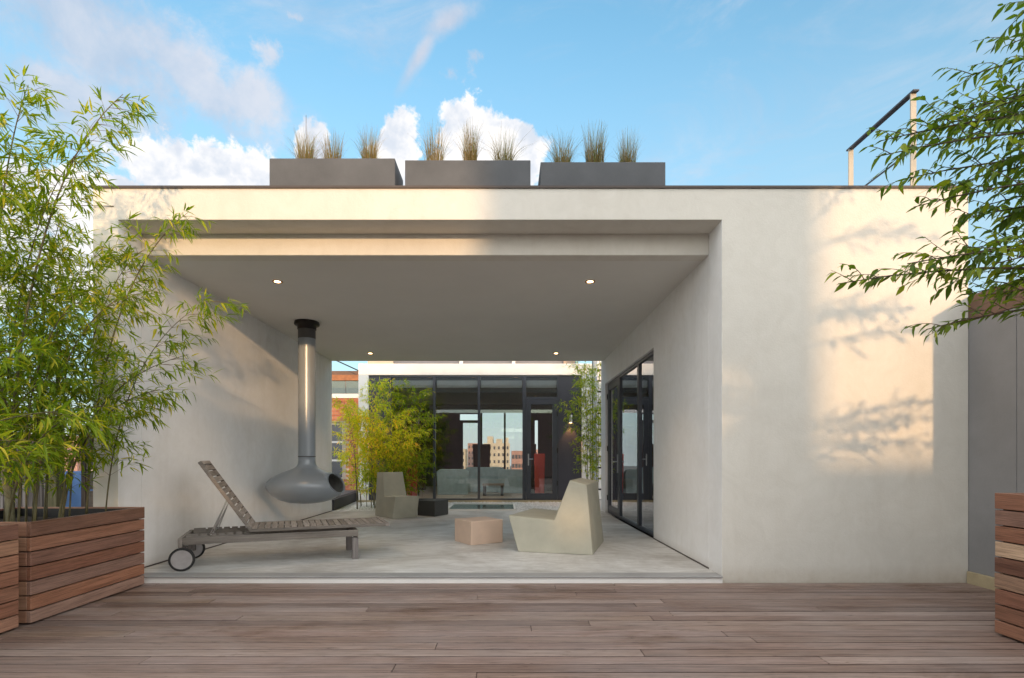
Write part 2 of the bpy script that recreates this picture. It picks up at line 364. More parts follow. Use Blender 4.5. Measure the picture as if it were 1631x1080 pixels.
M['leaf'] = leafmat('bamboo_leaf', (0.105, 0.19, 0.012), (0.31, 0.40, 0.018), 0.48, (0.58, 0.50, 0.05))
M['leafg'] = leafmat('golden_bamboo_leaf', (0.32, 0.46, 0.025), (0.70, 0.68, 0.05), 0.5, (0.9, 0.58, 0.08))  # bamboo leaf with the yellow of sunlight put into its colour
M['treeleaf'] = leafmat('tree_leaf', (0.075, 0.13, 0.016), (0.15, 0.23, 0.025), 0.42, (0.28, 0.33, 0.03))
M['culm'] = plain('bamboo_culm', (0.115, 0.10, 0.045), 0.5, var=0.6, scale=7)
M['twig'] = plain('bamboo_twig', (0.17, 0.12, 0.055), 0.6, var=0.3, scale=12)
M['bark'] = plain('grey_brown_bark', (0.085, 0.062, 0.045), 0.85, var=0.3, scale=14, bmp=0.6)
M['grass'] = leafmat('tan_grass', (0.20, 0.15, 0.055), (0.34, 0.23, 0.10), 0.25, (0.12, 0.18, 0.03))
M['pebble'] = plain('white_pebble', (0.76, 0.76, 0.74), 0.7, var=0.15, scale=40)
M['cream'] = plain('cream_masonry', (0.56, 0.49, 0.38), 0.85, var=0.08, scale=3)
M['tanb'] = plain('tan_city_building', (0.50, 0.43, 0.33), 0.9, var=0.08, scale=0.2)
M['redb'] = plain('red_city_building', (0.38, 0.22, 0.18), 0.9, var=0.10, scale=0.2)
M['cityg'] = plain('city_ground', (0.16, 0.15, 0.14), 0.9, var=0.3, scale=0.02)
M['win'] = plain('dark_window', (0.05, 0.06, 0.075), 0.15)
M['mortar'] = plain('mortar', (0.42, 0.36, 0.30), 0.9, var=0.1, scale=10)
M['steps'] = plain('blackened_steel', (0.02, 0.019, 0.02), 0.5, 0.3)
M['beamw'] = plain('orange_timber', (0.33, 0.13, 0.05), 0.6, var=0.25, scale=7)
M['glass'] = glassmat('window_glass')
M['glass2'] = glassmat('green_glass', (0.62, 0.74, 0.68), 0.6)
M['lamp'] = emit('lit_lamp', (1.0, 0.60, 0.27), 3.2)
M['bluecloth'] = plain('blue_tarp', (0.12, 0.24, 0.5), 0.6)
# brick
mb_, t_, p_ = new_mat('red_brick'); oi_ = t_.nodes.new('ShaderNodeObjectInfo')
cb_ = tramp(t_, oi_.outputs['Random'], [(0.0, (0.30, 0.085, 0.045)), (0.4, (0.42, 0.14, 0.075)), (0.75, (0.50, 0.20, 0.11)), (1.0, (0.24, 0.075, 0.05))])
t_.links.new(mixc(mth('MULTIPLY', tnoise(t_, coord(t_), 40, 4), 0.4, None, False, t_), cb_, (0.25, 0.10, 0.06), t_), p_.inputs['Base Color']); p_.inputs['Roughness'].default_value = 0.9
M['brick'] = mb_
# concrete
mc_, t_, p_ = new_mat('polished_concrete'); c_ = coord(t_)
a_ = tramp(t_, tnoise(t_, c_, 0.8, 9, 0.66, 0.8), [(0.28, (0.38, 0.365, 0.345)), (0.5, (0.60, 0.60, 0.59)), (0.72, (0.76, 0.77, 0.77))])
b_ = tramp(t_, tnoise(t_, c_, 4.5, 8, 0.72, 1.2, (0.5, 1.3, 1)), [(0.36, (0.5, 0.47, 0.43)), (0.6, (1, 1, 1))])
a_ = mixc(0.55, a_, mixc(1.0, a_, b_, t_, 'MULTIPLY'), t_)
t_.links.new(a_, p_.inputs['Base Color'])
t_.links.new(tramp(t_, tnoise(t_, c_, 2.3, 6, 0.6), [(0.3, (0.36,)*3), (0.7, (0.6,)*3)]), p_.inputs['Roughness'])
bump(t_, p_, tnoise(t_, c_, 9, 6, 0.6), 0.12, 0.01)
M['conc'] = mc_
mg_, t_, p_ = new_mat('white_gravel'); c_ = coord(t_)
vo_ = t_.nodes.new('ShaderNodeTexVoronoi'); vo_.inputs['Scale'].default_value = 45; t_.links.new(c_, vo_.inputs['Vector'])
t_.links.new(tramp(t_, vo_.outputs['Distance'], [(0.0, (0.74, 0.73, 0.71)), (0.7, (0.42, 0.41, 0.40))]), p_.inputs['Base Color']); bump(t_, p_, vo_.outputs['Distance'], 0.8, -0.01)
M['gravel'] = mg_

# ------------------------------------------------------------------ ground
g = MB(); g.add([(-1500, -1500, -25), (1500, -1500, -25), (1500, 1800, -25), (-1500, 1800, -25)], [(0, 1, 2, 3)])
tag(g.build('ground', M['cityg']), kind='structure')
# roof slab that carries everything
tag(box('roof_terrace', -16, 14, -14, 24, -0.9, -0.12, M['deckbase']), kind='structure')
# deck: hardwood planks over dark joists
deck = tag(box('deck', -7, 7, -3.2, 4.845, -0.119, -0.034, M['deckbase']), 'weathered hardwood deck of long planks in front of the porch', kind='structure')
DR = random.Random(5)
pitch = 0.1125; nrow = int((4.842+3.1)/pitch)
for r in range(nrow):
    y1 = 4.842-r*pitch; y0 = y1-pitch+0.013
    x = -6.6+DR.uniform(0, 1.5); xs = [-6.6]
    x = -6.6+DR.uniform(1.0, 4.4)
    while x < 5.3: xs.append(x); x += DR.uniform(3.2, 4.9) if r % 3 else DR.uniform(2.6, 4.4)
    xs.append(6.4)
    if r > 42: xs = [-6.6, DR.uniform(-2, 2), 6.4]
    for a, b in zip(xs[:-1], xs[1:]):
        dz = DR.uniform(-0.0015, 0.0015)
        cx = (a+b)/2; cy = (y0+y1)/2
        m = MB(); m.box(a-cx+0.0015, b-cx-0.0015, y0-cy+DR.uniform(-.0008, .0008), y1-cy, -0.03, 0.0)
        m.setlocal(); o = m.build('plank', M['deck'], deck, bevel=0.0030)
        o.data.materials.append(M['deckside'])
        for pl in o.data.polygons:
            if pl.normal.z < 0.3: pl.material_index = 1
        o.location = Vector((cx, cy, dz-0.001))

# ------------------------------------------------------------------ porch pavilion
PZ = 0.06; Y0 = 4.85; Y1 = 5.16; YB = 10.8; XL = -3.464; XR = 1.928; XFL = -3.69; XFR = 4.13; ZT = 3.52; ZC = 3.04
pav = thing('pavilion', (0, Y0, 0), 'cream stucco pavilion with a deep open porch behind the wooden deck', 'pavilion')
m = MB(); m.prism([(XFL, -0.1), (XFL, ZT), (XFR, ZT), (XFR, -0.1), (XR, -0.1), (XR, 3.24), (XL, 3.24), (XL, -0.1)], 'y', Y0, Y1)
fo = m.build('facade', M['stucco'], pav, bevel=0.006, seg=2)
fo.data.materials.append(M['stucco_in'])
for pl in fo.data.polygons:      # the reveal of the opening shares the lightened stucco of the porch walls
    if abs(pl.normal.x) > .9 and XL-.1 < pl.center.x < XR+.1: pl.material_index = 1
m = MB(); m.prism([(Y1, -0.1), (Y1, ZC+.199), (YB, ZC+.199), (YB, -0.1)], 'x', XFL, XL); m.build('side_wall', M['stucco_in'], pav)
m = MB(); m.prism([(Y1, -0.1), (Y1, ZC+.199), (YB, ZC+.199), (YB, -0.1), (10.55, -0.1), (10.55, 2.56), (7.1, 2.56), (7.1, -0.1)], 'x', XR, XR+0.2)
m.build('side_wall', M['stucco_in'], pav, bevel=0.004, label='right wall of the porch with the glazed opening')
# roof slab: cream front fascia, grey soffit
box('porch_beam', XL, XR, Y1, Y1+0.16, ZC, 3.42, M['stucco'], pav, bevel=0.005, label='cream beam set back above the porch opening')
box('ceiling', XL, XR, Y1+0.16, YB, ZC+0.004, ZC+0.2, M['ceiling'], pav)
box('roof', XFL, XFR, Y1+.161, 11.0, ZC+0.2, 3.50, M['white'], pav)
box('roof_edging', XFL-0.012, XFR+0.012, Y0-0.014, Y0+0.3, ZT, ZT+0.02, M['flash'], pav)
# room on the right, behind the glazed doors
box('end_wall', XR, XFR, 10.8, 11.0, -0.1, ZC+0.2, M['stucco_in'], pav)
holed('outer_wall', 'x', XFR-0.14, XFR, Y1, 10.8, -0.1, ZC+0.2, [(6.4, 9.4, 0.9, 2.3)], M['stucco'], pav)  # unseen opening added to let daylight into the dark room
box('room_ceiling', XR+0.2, XFR-0.14, Y1, 10.8, 2.75, 2.8, M['mid_in'], pav)
box('room_floor', XR+0.2, XFR-0.14, Y1, 10.8, 0.0, 0.055, M['floor_in'], pav)
# floor slab, step
tag(box('porch_floor', XL, XR, 4.985, YB+0.02, -0.1, PZ, M['conc'], None), 'mottled grey polished concrete floor of the porch', kind='structure')
st = tag(box('porch_step', XL+0.002, XR-0.002, Y0-0.02, 4.984, -0.1, PZ-0.012, M['white'], None), 'low white step along the deck', kind='structure')
box('step_tread', XL+0.003, XR-0.003, Y0-0.035, 4.982, PZ-0.0115, PZ+0.002, plain('grey_stone_tread', (0.30, 0.30, 0.30), 0.55, var=0.12, scale=3), st, bevel=0.003)
# skirting shadow strips where stucco meets concrete
box('floor_trim', XR-0.008, XR-0.0005, Y1, 7.1, PZ+0.0005, PZ+0.012, M['flash'], pav)
box('floor_trim', XL+0.0005, XL+0.008, Y1, YB, PZ+0.0005, PZ+0.012, M['flash'], pav)

# glazed door set in the right wall
def frame_x(name, x0, x1, y0, y1, z0, z1, w, mat, parent):
    return holed(name, 'x', x0, x1, y0, y1, z0, z1, [(y0+w, y1-w, z0+w, z1-w)], mat, parent, bevel=0.002)
gx0, gx1 = XR+0.045, XR+0.105
for i, (a, b) in enumerate(((7.1, 8.13), (8.13, 9.48))):
    o = frame_x('fixed_window', gx0, gx1, a+0.002, b-0.001, PZ, 2.558, 0.045, M['char'], pav)
    box('pane', gx0+0.025, gx0+0.033, a+0.045, b-0.045, PZ+0.045, 2.513, M['glass'], o)
o = frame_x('door_frame', gx0, gx1, 9.48, 10.548, PZ, 2.558, 0.045, M['char'], pav)
d = frame_x('glass_door', gx0+0.004, gx1-0.004, 9.53, 10.50, PZ+0.048, 2.51, 0.10, M['char'], pav)
box('pane', gx0+0.025, gx0+0.033, 9.63, 10.40, PZ+0.148, 2.41, M['glass'], d)
m = MB(); m.box(gx0-0.012, gx0+0.003, 9.555, 9.60, 0.85, 1.18); m.tube([(gx0, 9.575, 1.05), (gx0-0.055, 9.575, 1.05), (gx0-0.055, 9.72, 1.05)], 0.010)
m.build('handle', M['steel'], d)
for z in (0.35, 1.3, 2.3): MB().tube([(gx0-0.006, 10.515, z-0.05), (gx0-0.006, 10.515, z+0.05)], 0.012).build('hinge', M['steps'], d)

# ceiling lights
lp = [(-2.5, 5.94, 'recessed ceiling light nearest the front left corner of the porch'), (0.92, 5.94, 'recessed ceiling light at the front right of the porch ceiling'),
      (-2.5, 10.0, 'small recessed ceiling light far back above the olive chair'), (0.92, 10.0, 'small recessed ceiling light far back near the glazed doors')]
ringm = MB()
for k in range(24):
    a0, a1 = 2*pi*k/24, 2*pi*(k+1)/24
    P = lambda r, a, z: (r*cos(a), r*sin(a), z)
    ringm.add([P(.058, a0, 0), P(.058, a1, 0), P(.058, a1, -.004), P(.058, a0, -.004), P(.046, a1, -.005), P(.046, a0, -.005), P(.033, a1, -.0025), P(.033, a0, -.0025)],
              [(0, 1, 2, 3), (3, 2, 4, 5), (5, 4, 6, 7)])
ring = ringm.setlocal().build('trim', plain('copper_trim', (0.42, 0.24, 0.13), 0.35, 0.6), None, mesh_only=True)
dm = MB(); dm.add([(0.034*cos(2*pi*k/20), 0.034*sin(2*pi*k/20), -0.002) for k in range(20)], [tuple(range(19, -1, -1))])
disc = dm.build('bulb', M['lamp'], None, mesh_only=True)
for x, y, lab in lp:
    t = thing('ceiling_light', (x, y, ZC+0.003), lab, 'ceiling light', 'recessed lights in the porch ceiling')
    for nm, me in (('trim', ring), ('bulb', disc)):
        o = bpy.data.objects.new(nm, me); COL.objects.link(o); o.parent = t
    ld = bpy.data.lights.new('downlight', 'SPOT'); ld.energy = 5; ld.color = (1, 0.62, 0.3); ld.spot_size = radians(80); ld.spot_blend = 0.6; ld.shadow_soft_size = 0.03
    lo = bpy.data.objects.new('downlight', ld); COL.objects.link(lo); lo.parent = t; lo.location = (0, 0, -0.012)

# ------------------------------------------------------------------ suspended fireplace
FX, FY = -2.82, 7.69
fp = thing('fireplace', (FX, FY, PZ+0.42), 'grey suspended fireplace with a round belly and long flue hanging from the ceiling', 'fireplace')
def lathe(prof, n=48, cx=FX, cy=FY):
    m = MB(); k = len(prof)
    for r, z in prof:
        for i in range(n): m.v.append((cx+r*cos(2*pi*i/n), cy+r*sin(2*pi*i/n), z))
    for j in range(k-1):
        for i in range(n): m.f.append((j*n+i, j*n+(i+1) % n, (j+1)*n+(i+1) % n, (j+1)*n+i)); m.m.append(0)
    return m
prof = [(0.001, .475), (.12, .477), (.24, .492), (.35, .525), (.44, .575), (.50, .635), (.53, .69), (.538, .73), (.525, .775), (.48, .825), (.41, .870), (.32, .912), (.235, .945), (.17, .972), (.135, 1.0), (.122, 1.03), (.117, 1.07), (.115, 1.135)]
me = lathe(prof, 72); body = me.build('firebox', [M['stove'], M['soot']], fp, smooth=True)
bm = bmesh.new(); bm.from_mesh(body.data)
nrm = Vector((0.90, 0.0, 0.43)).normalized(); org = Vector((0.42, -0.08, 0.275))  # local (root at z=.48)
bmesh.ops.bisect_plane(bm, geom=bm.verts[:]+bm.edges[:]+bm.faces[:], plane_co=org, plane_no=nrm, clear_outer=True)
bm.to_mesh(body.data); bm.free()
sol = body.modifiers.new('wall', 'SOLIDIFY'); sol.thickness = 0.016; sol.offset = -1; sol.material_offset = 1; sol.material_offset_rim = 0
# rolled rim
bm = bmesh.new(); bm.from_mesh(body.data)
bl = [e for e in bm.edges if len(e.link_faces) == 1 and all(abs((v.co-org).dot(nrm)) < 1e-4 for v in e.verts)]
adj = {}
for e in bl:
    a, b = e.verts; adj.setdefault(a.index, []).append(b.index); adj.setdefault(b.index, []).append(a.index)
bm.verts.ensure_lookup_table()
if adj:
    s0 = next(iter(adj)); loop = [s0]; prev = None; cur = s0
    while True:
        nx = [q for q in adj[cur] if q != prev and q not in loop[1:]]
        nx = [q for q in nx if q != s0 or len(loop) > 2]
        if not nx or nx[0] == s0: break
        prev, cur = cur, nx[0]; loop.append(cur)
    pts = [bm.verts[i].co+Vector(fp.location) for i in loop]; pts.append(pts[0])
    MB().tube(pts, 0.008, 6, caps=False).build('rim', M['stove'], fp, smooth=True)
bm.free()
# grate inside
m = MB(); m.tube([(FX+0.05, FY, .56), (FX+0.05, FY, .60)], [0.24, 0.27], 32); m.build('hearth_plate', M['soot'], fp)
lathe([(.1165, 1.137), (.1165, 2.80)], 40).build('flue', M['stove'], fp, smooth=True)
lathe([(.115, 1.128), (.1185, 1.130), (.1185, 1.140), (.115, 1.142)], 40).build('seam_ring', M['collar'], fp, smooth=True)
lathe([(.119, 2.80), (.119, 2.93)], 40).build('collar', M['collar'], fp, smooth=True)
lathe([(.119, 2.932), (.128, 2.932), (.128, 2.985), (.165, 2.99), (.172, 3.0), (.172, 3.02), (.165, 3.0425)], 40).build('ceiling_flange', M['stove_cap'], fp, smooth=True)

# ------------------------------------------------------------------ moulded lounge chairs
def poly(name, pts, faces, mat, root, bev=0.012, seg=3):
    m = MB(); m.add(pts, faces); return m.build(name, mat, root, bevel=bev, seg=seg, smooth=False)
def chair(loc, n, f, label):
    """n / f: near and far side profile: base front, base back, top back, top front, crease, seat front"""
    t = thing('lounge_chair', loc, label, 'chair', 'moulded lounge chairs on the porch')
    C0 = Vector((0, 0, EYE))
    def flat(q):      # lay the six corners of a side in one plane (base and back corner fix it)
        q = [Vector(p) for p in q]; nn = (q[1]-q[0]).cross(q[2]-q[0]).normalized()
        out = q[:3]
        for p in q[3:]:
            d = p-C0; out.append(C0+d*((q[0]-C0).dot(nn)/d.dot(nn)))
        return out
    pts = flat(n)+flat(f)
    o = poly('shell', pts, [tuple(range(6)), tuple(range(11, 5, -1))]+[(i, i+6, (i+1) % 6+6, (i+1) % 6) for i in range(6)], M['chairmat'], t)
    return t
chair((0.7, 6.4, PZ),
      [(.135, 6.11, PZ), (.94, 5.875, PZ), (.900, 6.06, .815), (.725, 6.17, .862), (.535, 6.03, .425), (.025, 6.10, .470)],
      [(.44, 7.08, PZ), (1.235, 6.86, PZ), (1.155, 6.85, .826), (.95, 6.93, .862), (.665, 7.0, .44), (.35, 7.05, .463)],
      'olive grey faceted chair in profile facing left beside the pink stool')
# far chair, seen from its front right corner
chair((-2.0, 9.8, PZ),
      [(-1.97, 9.40, PZ), (-2.41, 9.98, PZ), (-2.385, 10.03, .85), (-2.236, 9.85, .857), (-2.17, 9.66, .43), (-1.90, 9.33, .452)],
      [(-1.59, 9.67, PZ), (-2.03, 10.25, PZ), (-2.05, 10.27, .85), (-1.92, 10.10, .857), (-1.82, 9.93, .43), (-1.535, 9.62, .44)],
      'olive grey faceted chair facing forward in front of the yard bamboo')
def stool(Lp, Fp, Rp, z1, mat, label, tp=0.97):
    Lp, Fp, Rp = map(Vector, (Lp, Fp, Rp)); B = Lp+Rp-Fp; c = (Lp+Rp)/2
    t = thing('stool', (c.x, c.y, PZ), label, 'stool', 'low moulded stools on the porch')
    q = [Lp, Fp, Rp, B]
    pts = [(p.x, p.y, PZ) for p in q]+[(c.x+(p.x-c.x)*tp, c.y+(p.y-c.y)*tp, z1) for p in q]
    poly('seat', pts, [(0, 3, 2, 1), (4, 5, 6, 7), (0, 1, 5, 4), (1, 2, 6, 5), (2, 3, 7, 6), (3, 0, 4, 7)], mat, t, 0.008)
stool((-.654, 6.9), (-.422, 6.54), (-.04, 6.79), .346, M['pink'], 'low terracotta pink block stool in the middle of the porch floor', 1.0)
stool((-1.63, 9.98), (-1.285, 9.77), (-1.08, 10.17), .34, M['black'], 'low black block stool beside the far olive chair', 1.0)

# ------------------------------------------------------------------ sun lounger
lg = thing('sun_lounger', (-3.0, 5.07, PZ), 'weathered grey teak sun lounger with raised back and two wheels', 'sun lounger', rz=math.atan2(.375, .927))
def LB(): return MB().setlocal()
WD = 0.66
LB().box(-0.02, 1.575, 0.0, 0.04, .238, .305).build('side_rail', M['teakx'], lg, bevel=.003)
LB().box(-0.02, 1.575, WD-0.045, WD, .225, .305).build('side_rail', M['teakx'], lg, bevel=.003)
LB().box(-0.055, -0.0205, 0.0, WD, .215, .305).build('end_rail', M['teak'], lg, bevel=.003)
LB().box(1.53, 1.5745, 0.046, WD-0.046, .225, .303).build('end_rail', M['teak'], lg, bevel=.003)
for y in (0.0, WD-0.06):
    LB().box(1.515, 1.577, y-.002, y+.062, 0.0, .2235).build('leg', M['fencew'], lg, bevel=.003)
    LB().box(-0.053, 0.012, y+.05 if y == 0 else y-.05, (y+.11) if y == 0 else y+.01, 0.10, .2145).build('leg', M['fencew'], lg, bevel=.003)
for y, nm in ((-0.035, 0), (WD-0.02, 1)):
    w = LB(); w.tube([(-0.02, y, .11), (-0.02, y+.03, .11)], .109, 28); wo = w.build('wheel', M['rubber'], lg, bevel=.006)
    LB().tube([(-0.02, y-.003, .11), (-0.02, y+.0335, .11)], .088, 28).build('disc', M['disc'], wo)
LB().tube([(-0.02, 0, .11), (-0.02, WD, .11)], .009, 8).build('axle', M['steel'], lg)
# notched racks
for y in (.075, WD-.11):
    r = [(0.0, .235), (.60, .235), (.60, .330)]
    x = .50
    while x > .08: r += [(x, .330), (x, .306), (x-.022, .306), (x-.022, .330)]; x -= .075
    r += [(0.0, .330)]
    LB().prism(r, 'y', y, y+.032).build('notched_rail', M['teakx'], lg)
# seat panel
sp = lg
z0 = .330
for y in (.012, WD-.038): LB().box(.55, 1.86, y, y+.026, z0, z0+.030).build('seat_rail', M['teakx'], lg, bevel=.003)
LB().box(1.8605, 1.90, .012, WD-.012, z0, z0+.030).build('seat_end', M['teak'], lg, bevel=.003)
n = 21
slat = MB().setlocal().box(0, .054, 0, WD-.082, 0, .016).build('slat', M['teak'], None, bevel=.002, mesh_only=True)
for i in range(n):
    o = bpy.data.objects.new('slat', slat); COL.objects.link(o); o.parent = lg; o.location = (.556+i*(1.298/n), .041, z0+.013)
# back panel
ang = radians(123.5); pv = Vector((.545, 0, z0+.012))
MR = Matrix.Translation(pv) @ Matrix.Rotation(-ang, 4, 'Y')
for y in (.012, WD-.038): LB().box(0, .80, y, y+.026, -.032, 0, MR).build('back_rail', M['teakx'], lg, bevel=.003)
LB().box(.763, .7995, .0385, WD-.0385, -.034, -.002, MR).build('back_end', M['teak'], lg, bevel=.003)
for i in range(11):
    o = bpy.data.objects.new('slat', slat); COL.objects.link(o); o.parent = lg
    o.matrix_local = MR @ Matrix.Translation((.014+i*.068, .041, -.0335))
pt = MR @ Vector((.36, 0, .002))
for y in (.10, WD-.12):
    for dx in (0, .022):
        LB().tube([(pt.x-dx*.4, y+dx*.3, pt.z), (.20+dx, y, .318)], .006, 6).build('support_rod', M['steel'], lg)
LB().tube([(.21, .06, .318), (.21, WD-.06, .318)], .006, 6).build('support_rod', M['steel'], lg)

# ------------------------------------------------------------------ wooden deck planters
PR = random.Random(3)
def board_planter(x0, x1, y0, y1, h, rows, label, soilz):
    t = thing('planter', ((x0+x1)/2, (y0+y1)/2, 0), label, 'planter', 'hardwood board planters on the deck')
    p = h/rows; gap = 0.008; th = 0.028
    for r in range(rows):
        z0 = r*p+0.012*(r == 0); z1 = (r+1)*p-gap*(r < rows-1)
        e = lambda: PR.uniform(-.0015, .0015)
        box('board', x0+e(), x0+th, y0+e(), y1+e(), z0, z1, M['ipe'], t, bevel=.003)
        box('board', x1-th, x1+e(), y0+e(), y1+e(), z0, z1, M['ipe'], t, bevel=.003)
        box('board', x0+th+.001, x1-th-.001, y0+.002+e(), y0+th, z0, z1, M['ipex'], t, bevel=.003)
        box('board', x0+th+.001, x1-th-.001, y1-th, y1-.002+e(), z0, z1, M['ipex'], t, bevel=.003)
    holed('liner', 'x', x0+th+.002, x0+th+.006, y0+th, y1-th, .02, h-.02, [], M['liner'], t)
    m = MB(); i0 = th+.002
    for a in ((x0+i0, x0+i0+.012, y0+i0, y1-i0), (x1-i0-.012, x1-i0, y0+i0, y1-i0), (x0+i0, x1-i0, y0+i0, y0+i0+.012), (x0+i0, x1-i0, y1-i0-.012, y1-i0)):
        m.box(*a, .02, h-.012)
    m.build('inner_liner', M['liner'], t)
    # uneven soil
    m = MB(); nx, ny = 14, 20
    for j in range(ny+1):
        for i in range(nx+1):
            m.v.append((x0+i0+(x1-x0-2*i0)*i/nx, y0+i0+(y1-y0-2*i0)*j/ny, soilz+PR.uniform(-.015, .015)))
    for j in range(ny):
        for i in range(nx): k = j*(nx+1)+i; m.f.append((k, k+1, k+nx+2, k+nx+1)); m.m.append(0)
    m.build('soil', M['soil'], t)
    return t
board_planter(-4.25, -3.165, 3.615, 4.755, .685, 7, 'reddish hardwood planter of seven boards full of bamboo beside the porch', .60)
board_planter(-4.25, -3.170, 2.20, 3.535, .685, 7, 'hardwood planter cut off by the left edge, nearest the camera', .60)
board_planter(3.085, 4.05, 2.05, 3.43, .892, 9, 'taller hardwood planter of nine boards at the right edge', .82)

# ------------------------------------------------------------------ right side wall
sw = thing('side_wall', (4.2, 3.0, 0), 'grey rendered wall with brown metal top band running forward from the right corner', 'wall')
for a, b in ((2.2, 3.56), (3.564, 4.395), (4.399, 6.2)):
    zt = 2.33 if a > 3.5 else 1.16
    box('wall_panel', 4.132, 4.30, a, b, 0.0, zt, M['side'], sw, bevel=.003)
box('metal_band', 4.1315, 4.32, 3.56, 6.2, 2.335, 2.56, M['rust'], sw, bevel=.004)
box('kerb', 4.10, 4.131, 2.2, 4.84, -.02, .105, M['kerb'], sw, bevel=.006)

# ------------------------------------------------------------------ roof planters with grasses
def blade_stuff(t, cx, cy, z, hgt, rr, nb, rnd, lean=0.10):
    vs = []; fs = []; at = []
    for b in range(nb):
        a = rnd.uniform(0, 2*pi); q = rr*sqrt(rnd.random()); x = q*cos(a); y = q*sin(a)*.7
        H = hgt*rnd.uniform(.45, 1.12); la = rnd.gauss(a, 0.9); ll = lean*rnd.uniform(0.1, 1.0) if rnd.random() < .75 else lean*rnd.uniform(1.2, 2.6)
        w = rnd.uniform(.0014, .0032); k = len(vs); sa = rnd.uniform(0, pi); c, s_ = cos(sa)*w, sin(sa)*w
        segs = 5
        for i in range(segs+1):
            u = i/segs; ww = (1-u*.85)
            px = x+ll*cos(la)*(u**2.2); py = y+ll*sin(la)*(u**2.2); pz = H*(u-.35*(ll/lean)*.18*u**3)
            vs += [(px-c*ww, py-s_*ww, pz), (px+c*ww, py+s_*ww, pz)]
            if i: fs.append((k+2*i-2, k+2*i-1, k+2*i+1, k+2*i))
        at += [rnd.random()]*(2*segs+2)
    me = bpy.data.meshes.new('blades'); me.from_pydata(vs, [], fs); me.materials.append(M['grass'])
    A = me.attributes.new('rnd', 'FLOAT', 'POINT'); A.data.foreach_set('value', at)
    o = bpy.data.objects.new('blades', me); COL.objects.link(o); o.parent = t; o['kind'] = 'stuff'
GR = random.Random(21)
pos3 = ['left', 'middle', 'right']
YP = 4.96
for i, (xa, xb, zt) in enumerate(((429, 629, 252), (645, 845, 255), (861, 1060, 258))):
    x0 = (xa-VX)/F*YP; x1 = (xb-VX)/F*YP; z1 = EYE+(VY-zt)/F*YP
    t = thing('roof_planter', ((x0+x1)/2, YP+.2, ZT), '%s long low grey box planter on the roof edge holding three grass tufts' % ['leftmost', 'central', 'rightmost'][i], 'planter', 'grey planters along the roof edge')
    m = MB(); th = .03
    zb = ZT+.021
    outer = [(x0, YP), (x1, YP), (x1, YP+.40), (x0, YP+.40)]; inn = [(x0+th, YP+th), (x1-th, YP+th), (x1-th, YP+.4-th), (x0+th, YP+.4-th)]
    vs = [(x, y, zb) for x, y in outer]+[(x, y, z1) for x, y in outer]+[(x, y, z1) for x, y in inn]+[(x, y, z1-.06) for x, y in inn]
    fs = [(3, 2, 1, 0)]
    for k in range(4):
        q = (k+1) % 4; fs += [(k, q, q+4, k+4), (k+4, q+4, q+8, k+8), (k+8, q+8, q+12, k+12)]
    fs.append((12, 13, 14, 15)); m.add(vs, fs); m.build('box', M['pot'], t, bevel=.004)
    box('soil', x0+th+.002, x1-th-.002, YP+th+.002, YP+.4-th-.002, z1-.059, z1-.045, M['soil'], t)
    gx = [(487, 530, 588), (692, 749, 802), (896, 947, 1000)][i]
    for k, px in enumerate(gx):
        yy = YP+.15; X = (px-VX)/F*yy
        gt = thing('ornamental_grass', (X, yy, z1-.05), 'tuft of tan ornamental grass, %s in the %s roof planter' % (['left one', 'middle one', 'right one'][k], ['leftmost', 'central', 'rightmost'][i]), 'grass tuft', 'tan grass tufts in the roof planters')
        blade_stuff(gt, X, yy, 0, .36+.13*GR.random(), .06+.025*GR.random(), int(220+180*GR.random()), GR, .05+.07*GR.random())

# roof railing
rl = thing('roof_railing', (3.77, 5.03, ZT), 'open metal railing with dark handrail on the roof at the right', 'railing')
for y in (5.03, 5.94): box('post', 3.745, 3.797, y-.006, y+.006, ZT, 4.485, M['railpost'], rl)
box('handrail', 3.742, 3.80, 4.99, 5.98, 4.487, 4.505, M['char'], rl, bevel=.003)
MB().tube([(3.77, 4.99, 3.97), (3.77, 5.98, 3.97)], .009, 8).build('lower_rod', M['char'], rl)
rl2 = thing('antenna', (-1.87, 5.6, ZT), 'thin upright rod rising behind the leftmost grass tuft', 'antenna')
MB().tube([(-1.87, 5.08, ZT), (-1.87, 5.08, 4.32)], .0022, 5).build('rod', M['wire'], rl2)

# ------------------------------------------------------------------ rear yard
tag(box('gravel_yard', -6.5, 3.2, 10.821, 17.0, -.1, .035, M['gravel']), kind='structure')
tag(box('yard_edging', -3.5, 1.95, 10.822, 10.86, .0355, .062, M['white']), kind='structure')
# loose pebbles near the porch
pm = MB(); YR = random.Random(9)
for k in range(5200):
    x = YR.uniform(-3.45, 1.9); y = YR.uniform(10.87, 13.25)
    if -1.25 < x < .22 and 10.9 < y < 12.4: continue
    r = YR.uniform(.008, .020); z = .037+r*.4; a = YR.random()*3
    v = [(x+r*cos(a), y+r*sin(a), z), (x-r*.8*sin(a), y+r*.8*cos(a), z), (x-r*cos(a), y-r*sin(a), z), (x+r*.8*sin(a), y-r*.8*cos(a), z), (x, y, z+r*.6), (x, y, z-r*.6)]
    pm.add(v, [(0, 1, 4), (1, 2, 4), (2, 3, 4), (3, 0, 4)])
me = bpy.data.meshes.new('pebbles'); me.from_pydata(pm.v, [], pm.f); me.materials.append(M['pebble']); me.shade_smooth()
o = bpy.data.objects.new('pebbles', me); COL.objects.link(o); tag(o, 'white pebbles scattered over the rear yard', 'pebbles', kind='stuff')
sk = thing('floor_skylight', (-.5, 11.6, .036), 'long flush teal skylight pane in the white gravel of the rear yard', 'skylight')
holed('frame', 'y', 0, 1, 0, 1, 0, 1, [], M['char'], sk) if False else None
